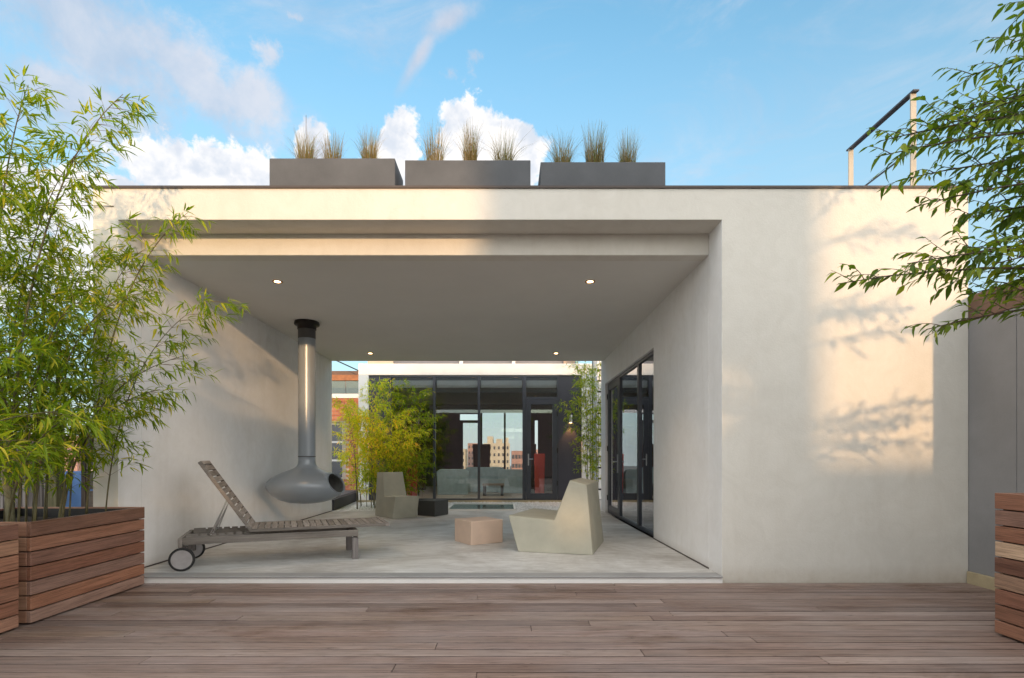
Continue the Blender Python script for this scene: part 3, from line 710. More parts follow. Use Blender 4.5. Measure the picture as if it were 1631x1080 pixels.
m = MB(); m.box(-1.22, .20, 10.93, 10.97, .036, .085); m.box(-1.22, .20, 12.33, 12.37, .036, .085); m.box(-1.22, -1.18, 10.971, 12.329, .036, .085); m.box(.16, .20, 10.971, 12.329, .036, .085)
m.build('frame', M['white'], sk)
box('pane', -1.179, .159, 10.972, 12.328, .036, .07, M['teal'], sk)
tr = thing('steel_trough', (-4.2, 12.6, .03), 'long low black steel trough at the left of the rear yard', 'trough')
m = MB(); m.prism([(-3.52, 11.1), (-3.80, 14.2), (-5.3, 14.2), (-5.0, 11.1)], 'z', .036, .262); m.build('body', M['steps'], tr, bevel=.004)
m = MB(); m.prism([(-3.60, 11.1), (-3.88, 14.2), (-5.2, 14.2), (-4.9, 11.1)], 'z', .263, .275); m.build('top', M['collar'], tr)

# ------------------------------------------------------------------ rear glass house
GY = 13.36
gh = thing('glass_house', (0, GY, .03), 'charcoal glazed house with white header beyond the rear yard', 'house')
box('header', -3.62, 1.86+.25, GY-.05, GY+.25, 3.15, 3.43, M['white'], gh, bevel=.006)
box('column', -3.62, -3.37, GY-.05, GY+.25, 0.03, 3.15, M['white'], gh, bevel=.006)
box('column', 1.86, 2.11, GY-.05, GY+.25, 0.03, 3.15, M['white'], gh, bevel=.006)
box('plinth', -3.62, 2.11, GY-.10, GY-.051, 0.03, .085, M['kerb'], gh)
box('wall_panel', -3.37, -2.86, GY, GY+.08, .05, 3.148, M['charpanel'], gh)
box('wall_panel', 1.30, 1.859, GY, GY+.08, .05, 3.148, M['charpanel'], gh)
xsm = [-2.855, -1.765, -.668, .435]
for i in range(3):
    a, b = xsm[i], xsm[i+1]
    f = holed('window', 'y', GY-.02, GY+.07, a+.001, b-.001, .05, 3.147, [(a+.03, b-.03, .12, 3.10)], M['char'], gh)
    box('pane', a+.03, b-.03, GY+.02, GY+.028, .12, 3.10, M['glass'], f)
f = holed('door_frame', 'y', GY-.02, GY+.07, .436, 1.299, .05, 3.147, [(.49, 1.26, .09, 2.55), (.49, 1.26, 2.62, 3.10)], M['char'], gh)
box('transom_pane', .49, 1.26, GY+.02, GY+.028, 2.62, 3.10, M['glass'], f)
d = holed('glass_door', 'y', GY-.03, GY+.05, .495, 1.255, .095, 2.545, [(.61, 1.14, .25, 2.43)], M['char'], gh, bevel=.003)
box('pane', .61, 1.14, GY+.01, GY+.018, .25, 2.43, M['glass'], d)
m = MB(); m.box(.535, .565, GY-.045, GY-.031, .93, 1.22); m.tube([(.55, GY-.04, 1.09), (.55, GY-.09, 1.09), (.66, GY-.09, 1.09)], .011); m.build('handle', M['steel'], d)
for z in (.5, 1.3, 2.2): MB().tube([(1.262, GY-.035, z-.06), (1.262, GY-.035, z+.06)], .014).build('hinge', M['steps'], d)
for i in range(3): box('roller_blind', xsm[i]+.05, xsm[i+1]-.04, GY+.10, GY+.13, 2.86, 3.04, M['blind'], gh)
box('roller_blind', .50, 1.25, GY+.10, GY+.13, 2.86, 3.04, M['blind'], gh)
# room shell
box('interior_ceiling', -3.6, 2.1, GY+.30, 20.0, 3.06, 3.14, M['dark_in'], gh)
box('roof', -3.6, 2.1, GY+.251, 20.0, 3.145, 3.40, M['mid_in'], gh)
box('interior_floor', -3.6, 2.1, GY+.101, 20.0, .0, .085, M['floor_in'], gh)
box('interior_wall', -3.62, -3.45, GY+.251, 20.0, .03, 3.055, M['dark_in'], gh)
box('interior_wall', 1.95, 2.11, GY+.251, 20.0, .03, 3.055, M['dark_in'], gh)
rear = holed('rear_wall', 'y', 19.8, 19.98, -3.449, 1.949, .086, 3.055, [(-1.58, -1.0, .30, 2.41), (-1.69, -.98, 2.50, 2.73), (-.87, -.08, .5, 2.78), (-.01, .67, .5, 2.78), (1.05, 1.75, .5, 2.5)], M['dark_in'], gh)
for (a, b, c, d_) in ((-1.58, -1.0, .30, 2.41), (-.87, -.08, .5, 2.78), (-.01, .67, .5, 2.78)):
    box('pane', a, b, 19.88, 19.886, c, d_, M['glass'], rear)
box('interior_beam', -3.44, 1.94, 16.0, 16.25, 2.72, 3.055, M['mid_in'], gh)
box('partition', -3.44, -2.6, 17.5, 17.6, .086, 2.7, M['reddark'], gh)
box('chimney_breast', 1.0, 1.94, 17.0, 17.1, .086, 2.9, M['dark_in'], gh)
# sconce
sc = thing('wall_light', (1.58, GY-.06, 1.9), 'small steel cylinder wall light on the charcoal panel right of the rear door', 'wall light')
MB().tube([(1.58, GY-.075, 1.98), (1.58, GY-.075, 2.17)], .042, 16).build('shade', M['steel'], sc, smooth=False)
box('bracket', 1.565, 1.595, GY-.04, GY-.001, 2.05, 2.10, M['steel'], sc)
m = MB(); m.add([(1.58+.032*cos(2*pi*k/14), GY-.075+.032*sin(2*pi*k/14), 1.978) for k in range(14)], [tuple(range(14))]); m.build('bulb', M['lamp'], sc)
ld = bpy.data.lights.new('sconce_light', 'SPOT'); ld.energy = 4; ld.color = (1, .45, .15); ld.spot_size = radians(70); ld.shadow_soft_size = .02
lo = bpy.data.objects.new('sconce_light', ld); COL.objects.link(lo); lo.parent = sc; lo.location = (0, -.015, .06)
# ceiling spots inside
for i, x in enumerate((-1.95, -.85, .25)):
    t = thing('spotlight', (x, GY+.5, 3.05), ['small square spotlight behind the leftmost rear window', 'small square spotlight behind the middle rear window', 'small square spotlight next to the rear door inside'][i], 'spotlight', 'spotlights inside the glass house')
    box('housing', x-.05, x+.05, GY+.45, GY+.55, 2.97, 3.05, M['white'], t)
    box('lens', x-.03, x+.03, GY+.444, GY+.449, 2.98, 3.03, emit('dim_lens%d' % i, (1, .6, .35), 1.2), t)
    ld = bpy.data.lights.new('room_spot', 'SPOT'); ld.energy = 9; ld.color = (1, .80, .58); ld.spot_size = radians(120); ld.spot_blend = .8; ld.shadow_soft_size = .04
    lo = bpy.data.objects.new('room_spot', ld); COL.objects.link(lo); lo.parent = t; lo.location = (0, 0, -.09); lo.rotation_euler = (radians(18), 0, 0)
# lounge furniture inside
def easy(x, y, w, d_, h, rz, label):
    t = thing('armchair', (x, y, .086), label, 'armchair', 'blue grey armchairs inside the glass house', rz)
    MB().setlocal().prism([(-w/2, 0), (w/2, 0), (w/2+.03, h*.9), (w/2-.06, h), (-w/2+.06, h), (-w/2-.03, h*.9)], 'y', -.06, .06).build('backrest', M['blue'], t, bevel=.03, seg=3)
    MB().setlocal().box(-w/2+.05, w/2-.05, .062, d_, .0, .40).build('seat', M['blue'], t, bevel=.03, seg=3)
    MB().setlocal().box(-w/2, -w/2+.10, .061, d_*.9, .401, .55).build('arm', M['blue'], t, bevel=.02)
    MB().setlocal().box(w/2-.10, w/2, .061, d_*.9, .401, .55).build('arm', M['blue'], t, bevel=.02)
easy(-1.50, 15.3, .85, .8, .72, .08, 'blue grey armchair with rounded back, left one inside the glass house')
easy(-.65, 16.4, 1.15, .8, .76, -.05, 'wide blue grey armchair in the middle of the glass house')
easy(.15, 16.0, .75, .8, .70, -.3, 'blue grey armchair nearest the rear door inside')
for i, (x, y, w, h, lab) in enumerate(((-2.5, 14.4, .32, 1.15, 'tall dark red dining chair half hidden by the yard bamboo'), (.62+.30, 14.9, .30, 1.15, 'tall red dining chair seen through the rear glass door'), (-.82, 18.2, .60, 1.50, 'tall maroon chair back in front of the bright far window'), (.80, 18.0, .4, 1.5, 'tall maroon chair back right of the far window'))):
    t = thing('dining_chair', (x, y, .086), lab, 'chair', 'tall red chairs inside the glass house')
    mt = M['red'] if i < 2 else M['reddark']
    MB().setlocal().prism([(-w*.42, 0), (w*.42, 0), (w/2, h), (-w/2, h)], 'y', -.03, .03).build('backrest', mt, t, bevel=.01)
    MB().setlocal().box(-w*.42, w*.42, .031, .45, .38, .46).build('seat', mt, t, bevel=.01)
    for sx in (-1, 1): MB().setlocal().box(sx*w*.36-.02, sx*w*.36+.02, .40, .44, 0, .379).build('leg', M['steps'], t)
t = thing('coffee_table', (-.35, 15.0, .086), 'low dark table between the armchairs inside', 'table')
MB().setlocal().box(-.30, .30, -.25, .25, .28, .32).build('tabletop', M['mid_in'], t)
for sx in (-1, 1): MB().setlocal().box(sx*.24-.04, sx*.24+.04, -.2, .2, 0, .279).build('leg', M['steps'], t)

# upper storey behind the glass house
up = thing('upper_storey', (0, 16.0, 3.4), 'grey upper storey with pale posts just visible above the white header', 'building')
box('wall', -3.55, 2.05, 16.02, 19.9, 3.402, 5.2, plain('blue_grey_cladding', (0.16, 0.17, 0.20), .5), up)
YY = 16.0
def ux(px): return (px-VX)/F*YY
box('wall_panel', ux(588), ux(627), YY-.1, YY+.019, 3.403, 5.1, M['cream'], up)
box('wall_panel', ux(897), ux(915), YY-.1, YY+.019, 3.403, 5.1, plain('tan_panel', (.45, .33, .25), .8), up)
for px in (735, 818): box('post', ux(px)-.05, ux(px)+.05, YY-.14, YY+.019, 3.403, 5.1, M['white'], up)
# downpipe and lap siding beside the glass house
dp = thing('downpipe', (2.24, 13.4, .03), 'grey vertical downpipe right of the glass house', 'downpipe')
MB().tube([(2.18, 13.28, .03), (2.18, 13.28, 3.5)], .055, 14).build('pipe', plain('pipe_grey', (.36, .39, .43), .4), dp, smooth=False)
for z in (.8, 2.0, 3.1): MB().tube([(2.18, 13.28, z), (2.18, 13.28, z+.04)], .064, 14).build('bracket', M['steel'], dp)
sd = thing('siding_wall', (2.9, 14.0, .03), 'white boarded wall behind the climbing bamboo', 'wall')
box('backing', 2.25, 4.6, 14.06, 14.2, .03, 4.6, M['steps'], sd)
for k in range(16): box('board', 2.25, 4.6, 14.0, 14.05, .05+k*.28, .05+k*.28+.235, M['white'], sd, bevel=.004)

# ------------------------------------------------------------------ brick house left of the yard
BY = 18.0
bh = thing('brick_house', (-5, BY, 0), 'sunlit red brick house with roof terrace behind the bamboo at the left of the yard', 'house')
def bx(px): return (px-VX)/F*BY
def bz(py): return EYE+(VY-py)/F*BY
wl = holed('wall', 'y', BY, BY+.3, -8.5, -4.31, -1.0, 3.0, [(-5.95, -5.42, .4, 2.3)], M['mortar'], bh)
box('wall', -8.5, -4.31, BY+.301, 23, -1, 2.99, M['mortar'], bh)
bk = MB().setlocal().box(0, .212, -.012, .02, 0, .063).build('brick', M['brick'], None, mesh_only=True, bevel=.003)
cnt = 0
for r in range(42):
    z = -.02+r*.074
    for c in range(7):
        x = -5.87+c*.224+(r % 2)*.112
        if x > -4.53: continue
        if x < -5.42 and z < 2.3 and z > .35: continue
        o = bpy.data.objects.new('brick', bk); COL.objects.link(o); o.parent = wl
        o.location = Vector((x, BY+R.uniform(-.003, .003), z))-Vector(bh.location); cnt += 1
box('sill', -8.5, -4.31, BY-.08, BY+.3, 3.1, 3.24, M['white'], bh)
box('cornice', -8.5, -4.31, BY-.04, BY+.3, 3.0, 3.1, M['brick'], bh)
wf = box('window_frame', -5.93, -5.43, BY+.10, BY+.14, .42, 2.28, M['white'], bh)
for k in range(3): box('pane', -5.90, -5.46, BY+.085, BY+.099, .47+k*.61, .47+k*.61+.54, M['win'], wf)
for k in range(4): box('glass_panel', -8.4+k*1.03, -8.4+k*1.03+1.0, BY+.02, BY+.035, 3.245, 3.68, M['glass2'], bh)
box('terrace_beam', -8.5, -4.35, BY-.05, BY+.12, 3.685, 3.87, M['beamw'], bh)
box('terrace_beam', -8.5, -4.35, BY+1.2, BY+1.35, 4.05, 4.20, M['rust'], bh)
box('upper_wall', -8.5, -4.32, BY+1.6, BY+1.9, 3.0, 4.04, M['mid_in'], bh)
box('upper_wall', -5.35, -4.4, BY+3, BY+4, 3.0, 6.0, M['cream'], bh)
up2 = box('upper_wall', -5.12, -4.45, BY+2.85, BY+2.99, 3.4, 5.2, M['rust'], bh)
MB().tube([(-5.9, BY+.6, 4.5), (-4.7, BY+.6, 3.95)], .02, 6).build('brace', M['steps'], bh)

# ------------------------------------------------------------------ fence left of the pavilion
fn = thing('slat_fence', (-5.4, 5.1, 0), 'weathered grey fence of thin upright slats behind the bamboo at the left edge', 'fence')
FR = random.Random(4)
box('rail', -6.9, -4.30, 5.13, 5.17, .35, .43, M['fencew'], fn); box('rail', -6.9, -4.30, 5.13, 5.17, 1.05, 1.13, M['fencew'], fn)
fs_ = MB().setlocal().box(0, .029, 0, .018, 0, 1.34).build('slat', M['fencew'], None, mesh_only=True, bevel=.002)
for k in range(78):
    o = bpy.data.objects.new('slat', fs_); COL.objects.link(o); o.parent = fn
    o.location = Vector((-6.9+k*.0335, 5.108+FR.uniform(-.004, .004), .02+FR.uniform(-.02, .01)))-Vector(fn.location)
pp = thing('fence_post', (-4.25, 5.1, 0), 'greenish weathered timber post at the end of the slat fence', 'post')
box('post', -4.29, -4.19, 5.06, 5.16, -.1, 1.5, M['postw'], pp, bevel=.004)
gt = thing('timber_gate', (-3.9, 5.25, 0), 'dark weathered board gate between the post and the pavilion corner', 'gate')
for k in range(7): box('board', -4.06, -3.72, 5.25, 5.28, .05+k*.19, .05+k*.19+.175, M['teakx'], gt, bevel=.003)
box('post', -4.10, -4.061, 5.24, 5.30, 0, 1.42, M['fencew'], gt)
tp = thing('blue_tarp', (-4.6, 6.2, 0), 'bright blue tarpaulin glimpsed between the fence post and the gate', 'tarpaulin')
m = MB()
for j in range(9):
    for i in range(9): m.v.append((-5.6+i*.12, 6.4+.05*sin(i*1.3+j*.5)+.03*R.random(), .0+j*.12))
for j in range(8):
    for i in range(8): k = j*9+i; m.f.append((k, k+1, k+10, k+9)); m.m.append(0)
m.build('sheet', M['bluecloth'], tp, smooth=True)
wv = thing('guy_wire', (-4.3, 4.8, 3.2), 'thin rusty cable stretched from the left to the top corner of the facade', 'cable')
MB().tube([(-5.2, 4.72, 3.31), (-4.4, 4.76, 3.335), (-3.5, 4.845, 3.36)], .0035, 5).build('cable', M['wire'], wv)
wv2 = thing('guy_wire', (-4.0, 4.9, 2.7), 'lower thin cable crossing the bamboo to the facade edge', 'cable')
MB().tube([(-5.0, 4.9, 2.72), (-3.692, 4.9, 2.79)], .003, 5).build('cable', M['wire'], wv2)

# ------------------------------------------------------------------ city beyond
def city(x0, x1, y, d_, z1, mat, label, wins, steps=()):
    t = thing('city_building', ((x0+x1)/2, y, -25), label, 'building')
    box('wall', x0, x1, y, y+d_, -25, z1, mat, t)
    for (a, b, zz) in steps: box('roof_block', a, b, y+1, y+d_-1, z1, zz, mat, t)
    nx, nz_ = wins
    if nx:
        wme = MB().setlocal().box(-.42, .42, -.12, 0, -.7, .7).build('window', M['win'], None, mesh_only=True)
        for i in range(nx):
            for j in range(nz_):
                o = bpy.data.objects.new('window', wme); COL.objects.link(o); o.parent = t
                o.location = Vector((x0+(i+.5)*(x1-x0)/nx, y, z1-2.2-j*3.3))-Vector(t.location)
def cx(px, y): return (px-VX)/F*y
def cz(py, y): return EYE+(VY-py)/F*y
yb = 260
city(cx(770, yb), cx(812, yb), yb, 20, cz(706, yb), M['tanb'], 'tan stepped apartment block seen through the rear windows', (6, 5), ((cx(776, yb), cx(785, yb), cz(695, yb)), (cx(790, yb), cx(800, yb), cz(699, yb)), (cx(805, yb), cx(810, yb), cz(697, yb))))
city(cx(745, yb+60), cx(760, yb+60), yb+60, 20, cz(706, yb+60), M['redb'], 'pinkish tower left of the tan apartment block', (3, 6))
city(cx(734, yb), cx(741, yb), yb, 15, cz(715, yb), M['tanb'], 'narrow tan tower at the left side of the far window', (1, 5))
city(cx(815, 200), cx(840, 200), 200, 15, cz(718, 200), M['redb'], 'low red brick block right of the tan apartment block', (5, 3))
city(cx(690, 400), cx(733, 400), 400, 25, cz(712, 400), M['tanb'], 'distant pale block further left in the skyline', (6, 4))
city(cx(842, 330), cx(905, 330), 330, 25, cz(716, 330), M['redb'], 'distant wide brick block at the right of the skyline', (8, 3))
city(cx(470, 300), cx(560, 300), 300, 25, cz(700, 300), M['tanb'], 'distant tan block beyond the brick house', (6, 4))
city(-190, -150, 190, 25, 9, M['redb'], 'distant brick block beyond the bamboo at the left', (7, 3))
city(-125, -100, 160, 20, 7, M['tanb'], 'distant tan block beyond the slat fence', (5, 3))

# ------------------------------------------------------------------ unseen screen added behind the camera to shade deck and facade
holes = [(-20, 3.5, 4.15, 9), (6.47, 12, 3.22, 9), (5.20, 5.85, 3.30, 4.05), (4.55, 4.85, 2.55, 2.95), (-.4, 1.4, 2.88, 3.12)]  # openings cut to shape the sun patches on facade, chair and walls
nb = thing('neighbour_wall', (0, -10, 0), 'tall brick screen wall of the neighbouring roof behind the deck', 'wall')
holed('wall', 'y', -10.0, -9.7, -9, 9, -.1, 6.6, holes, M['redb'], nb)

# ------------------------------------------------------------------ foliage
def leaf_proto(kind):
    """unit leaf along +X, normal +Z, slightly folded and drooping; returns verts, faces"""
    if kind == 'bamboo': st = [(0, .004), (.10, .045), (.35, .073), (.68, .050), (1.0, 0)]; fold, droop = .35, .16
    else: st = [(0, .006), (.12, .09), (.40, .19), (.70, .13), (1.0, 0)]; fold, droop = .30, .30
    vs = []; fs = []
    for u, w in st:
        z = -droop*u*u
        vs += [(u, -w, z+w*fold), (u, 0, z), (u, w, z+w*fold)] if w > 0 else [(u, 0, z)]
    for i in range(len(st)-1):
        a = i*3; b = a+3
        if i < len(st)-2: fs += [(a, b, b+1, a+1), (a+1, b+1, b+2, a+2)]
        else: fs += [(a, b, a+1), (a+1, b, a+2)]
    return [Vector(v) for v in vs], fs
PROTO = {}
for kd in ('bamboo', 'tree'): PROTO[kd] = leaf_proto(kd)
LEAFME = {}
def leaf_mesh(kd, mat):
    k = (kd, mat.name)
    if k not in LEAFME:
        vs, fs = PROTO[kd]; me = bpy.data.meshes.new('leaf'); me.from_pydata([tuple(v) for v in vs], [], fs); me.materials.append(mat)
        me.attributes.new('rnd', 'FLOAT', 'POINT'); LEAFME[k] = me
    return LEAFME[k]
def put_leaves(root, leaves, kd, mat, nsingle=0):
    """leaves: (pos, dir, normalhint, size). Nearest ones become objects, the others one mesh"""
    cp = Vector(cam.location); vs0, fs0 = PROTO[kd]
    def frame(d, nh):
        x = d.normalized(); y = nh.cross(x)
        if y.length < 1e-3: y = x.orthogonal()
        y.normalize(); z = x.cross(y); return x, y, z
    def inview(p):
        if p.y < .5: return False
        a = VX+F*p.x/p.y; b = VY-F*(p.z-EYE)/p.y
        return 2 < a < 1629 and 2 < b < 1078
    if nsingle:
        leaves = sorted(leaves, key=lambda l: (not inview(l[0]), (l[0]-cp).length/l[3]))
    me = leaf_mesh(kd, mat); off = Vector(root.location)
    for i_, (p, d, nh, s) in enumerate(leaves[:nsingle]):
        x, y, z = frame(d, nh); o = bpy.data.objects.new('leaf', me); COL.objects.link(o); o.parent = root
        kz = .3+1.8*((i_*37) % 10)/10; mt = Matrix((x*s, y*s*(.75+.45*((i_*53) % 10)/10), z*s*kz)).transposed().to_4x4(); mt.translation = p-off; o.matrix_local = mt
    rest = leaves[nsingle:]
    if not rest: return
    vs = []; fs = []; at = []; nv = len(vs0); r = random.Random(len(rest))
    for i, (p, d, nh, s) in enumerate(rest):
        x, y, z = frame(d, nh); p = p-off
        kz = r.uniform(-.4, 2.4); ky = r.uniform(.7, 1.25); kb = r.uniform(-.16, .16)
        for v in vs0:
            q = p+(x*v.x+y*(v.y*ky+kb*v.x*v.x)+z*v.z*kz)*s; vs.append((q.x, q.y, q.z))
        k = i*nv; fs += [tuple(j+k for j in f) for f in fs0]
        at += [r.random()]*nv
    me = bpy.data.meshes.new('foliage'); me.from_pydata(vs, [], fs); me.materials.append(mat)
    A = me.attributes.new('rnd', 'FLOAT', 'POINT'); A.data.foreach_set('value', at)
    o = bpy.data.objects.new('foliage', me); COL.objects.link(o); o.parent = root; o['kind'] = 'stuff'
def bez(a, b, c, u): return a*(1-u)**2+b*2*u*(1-u)+c*u*u
def rdir(r, up=0.0):
    v = Vector((r.gauss(0, 1), r.gauss(0, 1), r.gauss(0, 1)+up)); return v.normalized()
def bamboo(label, group, base, culms, seed, leafm='leaf', size=.088, dens=1.0, nsingle=0, t0=.22, blen=(.25, .55), keep=None, twr=.0016, rad=.009, bias=None):
    """culms: list of (start, bend, tip)"""
    r = random.Random(seed)
    t = thing('bamboo', base, label, 'bamboo', group)
    tw = MB(); leaves = []
    for (a, b, c) in culms:
        a, b, c = Vector(a), Vector(b), Vector(c); Lc = (c-a).length
        n = 26; pts = [bez(a, b, c, i/n) for i in range(n+1)]
        rq = rad*r.uniform(.6, 1.25); rs = [rq*(1-.82*i/n)*(1.0+.12*((i*7) % 3 == 0)) for i in range(n+1)]
        MB().tube(pts, rs, 7).build('culm', M['culm'], t, smooth=True)
        # nodes
        nn = int(Lc/.095)
        for k in range(nn):
            u = t0+(1-t0)*(k+r.random()*.6)/nn
            if u > .99: u = .99
            P = bez(a, b, c, u); T = (bez(a, b, c, min(1, u+.02))-bez(a, b, c, u-.02)).normalized()
            for q in range(1+(r.random() < .8*dens)+(r.random() < .35*(dens-.9))):
                az = r.uniform(0, 2*pi)
                o = Vector((cos(az), sin(az), 0))
                if bias is not None: o = (o+Vector(bias)).normalized()
                d0 = (o*1.0+T*r.uniform(.4, 1.1)).normalized()
                L_ = r.uniform(*blen)*(1.15-.55*u)
                if u < t0+.15: L_ *= .7
                q1 = P+d0*L_*.55; q2 = P+d0*L_+Vector((0, 0, -L_*r.uniform(.12, .42)))
                if keep and not keep(q2): continue
                bp = [bez(P, q1, q2, i/4) for i in range(5)]
                tw.tube(bp, [twr*1.25, twr, twr*.8, twr*.6, twr*.4], 3, caps=False)
                m_ = max(3, int(L_/.042*dens))
                for i in range(m_):
                    v = .22+.78*(i+r.random()*.5)/m_
                    S_ = bez(P, q1, q2, min(v, 1)); td = (q2-P).normalized()
                    # short side twig with a fan of leaves
                    sd = (td*.9+rdir(r)*.75+Vector((0, 0, -.15))).normalized(); sl = r.uniform(.02, .075)
                    E = S_+sd*sl
                    fan = r.choice((2, 3, 3, 4))
                    for w in range(fan):
                        ld = (sd*.9+rdir(r)*.62+Vector((0, 0, -.30))).normalized()
                        s = size*r.uniform(.62, 1.25)
                        leaves.append((E-sd*sl*.4*r.random(), ld, (Vector((0, 0, 1))+rdir(r)*.6).normalized(), s))
    tw.build('twigs', M['twig'], t, kind='stuff')
    if keep: leaves = [l for l in leaves if keep(l[0]+l[1]*l[3])]
    put_leaves(t, leaves, 'bamboo', M[leafm], nsingle)
    return t, len(leaves)
def at(px, py, Y): return Vector(((px-VX)/F*Y, Y, EYE+(VY-py)/F*Y))
tot = 0
def cul(x, y, tip, lean=(0, 0), z0=.58, bend=.75):
    a = Vector((x, y, z0)); c = Vector(tip); b = a+Vector(((c.x-a.x)*.12+lean[0], (c.y-a.y)*.12+lean[1], (c.z-a.z)*bend+.15)); return (a, b, c)
nokeep = lambda p: not (p.x > XL+.02-.25 and p.y > Y1-.35 and p.z > 2.9) and not (p.x < XL+.03 and p.x > XFL-.03 and p.y > 4.80) and not (p.x < XFL and p.y > 5.0) and p.z > .72
GB = 'bamboo plants in the left hardwood planters'
# five plants in the planter beside the porch
LBAM = [
 ('tall bamboo at the right end of the planter reaching over the porch corner', 4.50, [(-3.36, 4.55, at(338, 475, 4.10)), (-3.42, 4.42, at(300, 338, 4.2))]),
 ('bamboo with arching middle culms whose tips droop over the porch opening', 4.30, [(-3.48, 4.22, at(300, 565, 4.0)), (-3.52, 4.30, at(255, 620, 4.05)), (-3.5, 4.35, at(225, 400, 4.3))]),
 ('upright bamboo in the middle of the planter crossing the facade edge', 4.20, [(-3.62, 4.15, at(165, 395, 4.2)), (-3.70, 4.25, at(110, 420, 4.5)), (-3.52, 4.05, at(200, 470, 4.1)), (-3.66, 4.3, at(150, 560, 4.3))]),
 ('tallest bamboo with its leafy tip rising against the sky above the roof line', 3.95, [(-3.60, 3.90, at(196, 150, 3.95)), (-3.75, 4.00, at(130, 235, 3.9)), (-3.85, 3.8, at(60, 330, 3.9)), (-3.55, 3.95, at(120, 480, 3.8)), (-3.75, 3.9, at(90, 600, 3.8))]),
 ('bamboo beside the thick trunk at the near end of the planter', 3.80, [(-3.66, 3.80, at(45, 135, 3.6)), (-3.95, 3.95, at(0, 270, 3.8)), (-3.45, 3.75, at(170, 645, 3.6))]),
 ('lower bushy bamboo at the back of the planter near the fence', 4.40, [(-3.95, 4.35, at(60, 440, 4.6)), (-4.10, 4.5, at(10, 400, 4.5)), (-3.85, 4.55, at(110, 560, 4.6)), (-4.05, 4.15, at(-20, 520, 4.2)), (-3.8, 4.3, at(50, 600, 4.4)), (-3.9, 4.5, at(100, 340, 4.6))]),
]
for i, (lab, yb_, cs) in enumerate(LBAM):
    o, n = bamboo(lab, GB, (cs[0][0], cs[0][1], .6), [cul(x, y, tip) for x, y, tip in cs], 100+i, dens=1.1, size=.090, nsingle=200, blen=(.2, .5), keep=nokeep, t0=.13)
    tot += n
NBAM = [
 ('near bamboo with bright leaves hanging low at the left edge', [(-3.40, 3.25, at(40, 700, 2.95)), (-3.50, 3.1, at(90, 655, 3.0)), (-3.60, 3.4, at(0, 560, 3.2))]),
 ('near bamboo at the upper left edge mostly outside the frame', [(-3.70, 3.0, at(-40, 300, 3.1)), (-3.80, 3.3, at(-10, 190, 3.3)), (-3.6, 2.8, at(-80, 450, 3.0))]),
]
for i, (lab, cs) in enumerate(NBAM):
    o, n = bamboo(lab, GB, (cs[0][0], cs[0][1], .6), [cul(x, y, tip) for x, y, tip in cs], 200+i, dens=.85, size=.105, nsingle=120, keep=nokeep, t0=.30)
    tot += n
old = thing('old_trunk', (-3.52, 3.86, .6), 'thick mossy old bamboo stem near the front corner of the planter', 'bamboo')
MB().tube([(-3.50, 3.84, .58), (-3.53, 3.86, .80), (-3.60, 3.90, 1.02), (-3.60, 3.92, 1.35), (-3.70, 3.95, 1.8), (-3.72, 3.96, 2.3)], [.030, .024, .021, .017, .012, .006], 9).build('culm', M['postw'], old, smooth=True)
MB().tube([(-3.60, 3.90, 1.0), (-3.45, 3.92, 1.22), (-3.38, 3.9, 1.5)], [.009, .006, .003], 6).build('branch', M['twig'], old)
# yard bamboo
GYB = 'bamboo plants in the rear yard'
def cy_(x, y, px, py, Yt): return cul(x, y, at(px, py, Yt), z0=.03, bend=.7)
YB_ = [
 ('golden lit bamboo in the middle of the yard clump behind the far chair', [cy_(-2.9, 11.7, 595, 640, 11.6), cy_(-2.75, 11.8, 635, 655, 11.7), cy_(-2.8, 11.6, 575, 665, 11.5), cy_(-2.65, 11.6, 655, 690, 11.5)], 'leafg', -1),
 ('green bamboo at the back of the yard clump touching the rear window', [cy_(-2.5, 12.4, 665, 625, 12.5), cy_(-2.4, 12.3, 690, 660, 12.3), cy_(-2.7, 12.5, 625, 615, 12.6), cy_(-2.4, 12.1, 678, 715, 12.1)], 'leaf', 0),
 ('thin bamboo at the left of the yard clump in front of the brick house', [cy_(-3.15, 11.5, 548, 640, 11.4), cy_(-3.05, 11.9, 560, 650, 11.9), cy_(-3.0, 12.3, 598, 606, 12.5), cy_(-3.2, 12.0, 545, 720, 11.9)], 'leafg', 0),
 ('low bamboo behind the black stool and far chair', [cy_(-2.5, 11.5, 640, 720, 11.4), cy_(-2.3, 11.9, 668, 735, 11.8), cy_(-2.6, 12.0, 610, 700, 11.9)], 'leaf', 0),
]
for i, (lab, cs, lm, b) in enumerate(YB_):
    o, n = bamboo(lab, GYB, (cs[0][0].x, cs[0][0].y, .03), cs, 300+i, leafm=lm, size=.10, dens=1.2, t0=.10, blen=(.3, .75), keep=lambda p: p.y < 13.22 and p.y > 10.95 and p.x > -3.9 and p.z > .1, rad=.011, twr=.002)
    tot += n
GRB = [('climbing bamboo at the right of the yard in front of the boarded wall', [cy_(1.95, 12.5, 940, 590, 12.4), cy_(2.05, 12.3, 948, 640, 12.2), cy_(1.9, 12.6, 905, 640, 12.5)]),
       ('bamboo with tips crossing the white header at the right of the yard', [cy_(1.85, 12.3, 930, 585, 12.3), cy_(2.0, 12.7, 915, 560, 12.7), cy_(2.1, 12.4, 955, 560, 12.4)])]
for i, (lab, cs) in enumerate(GRB):
    o, n = bamboo(lab, GYB, (cs[0][0].x, cs[0][0].y, .03), cs, 400+i, leafm='leaf', size=.095, dens=.9, t0=.16, blen=(.25, .6), keep=lambda p: p.y < 13.2 and p.y > 11.1 and p.z > .1 and p.x > 1.05, rad=.009)
    tot += n
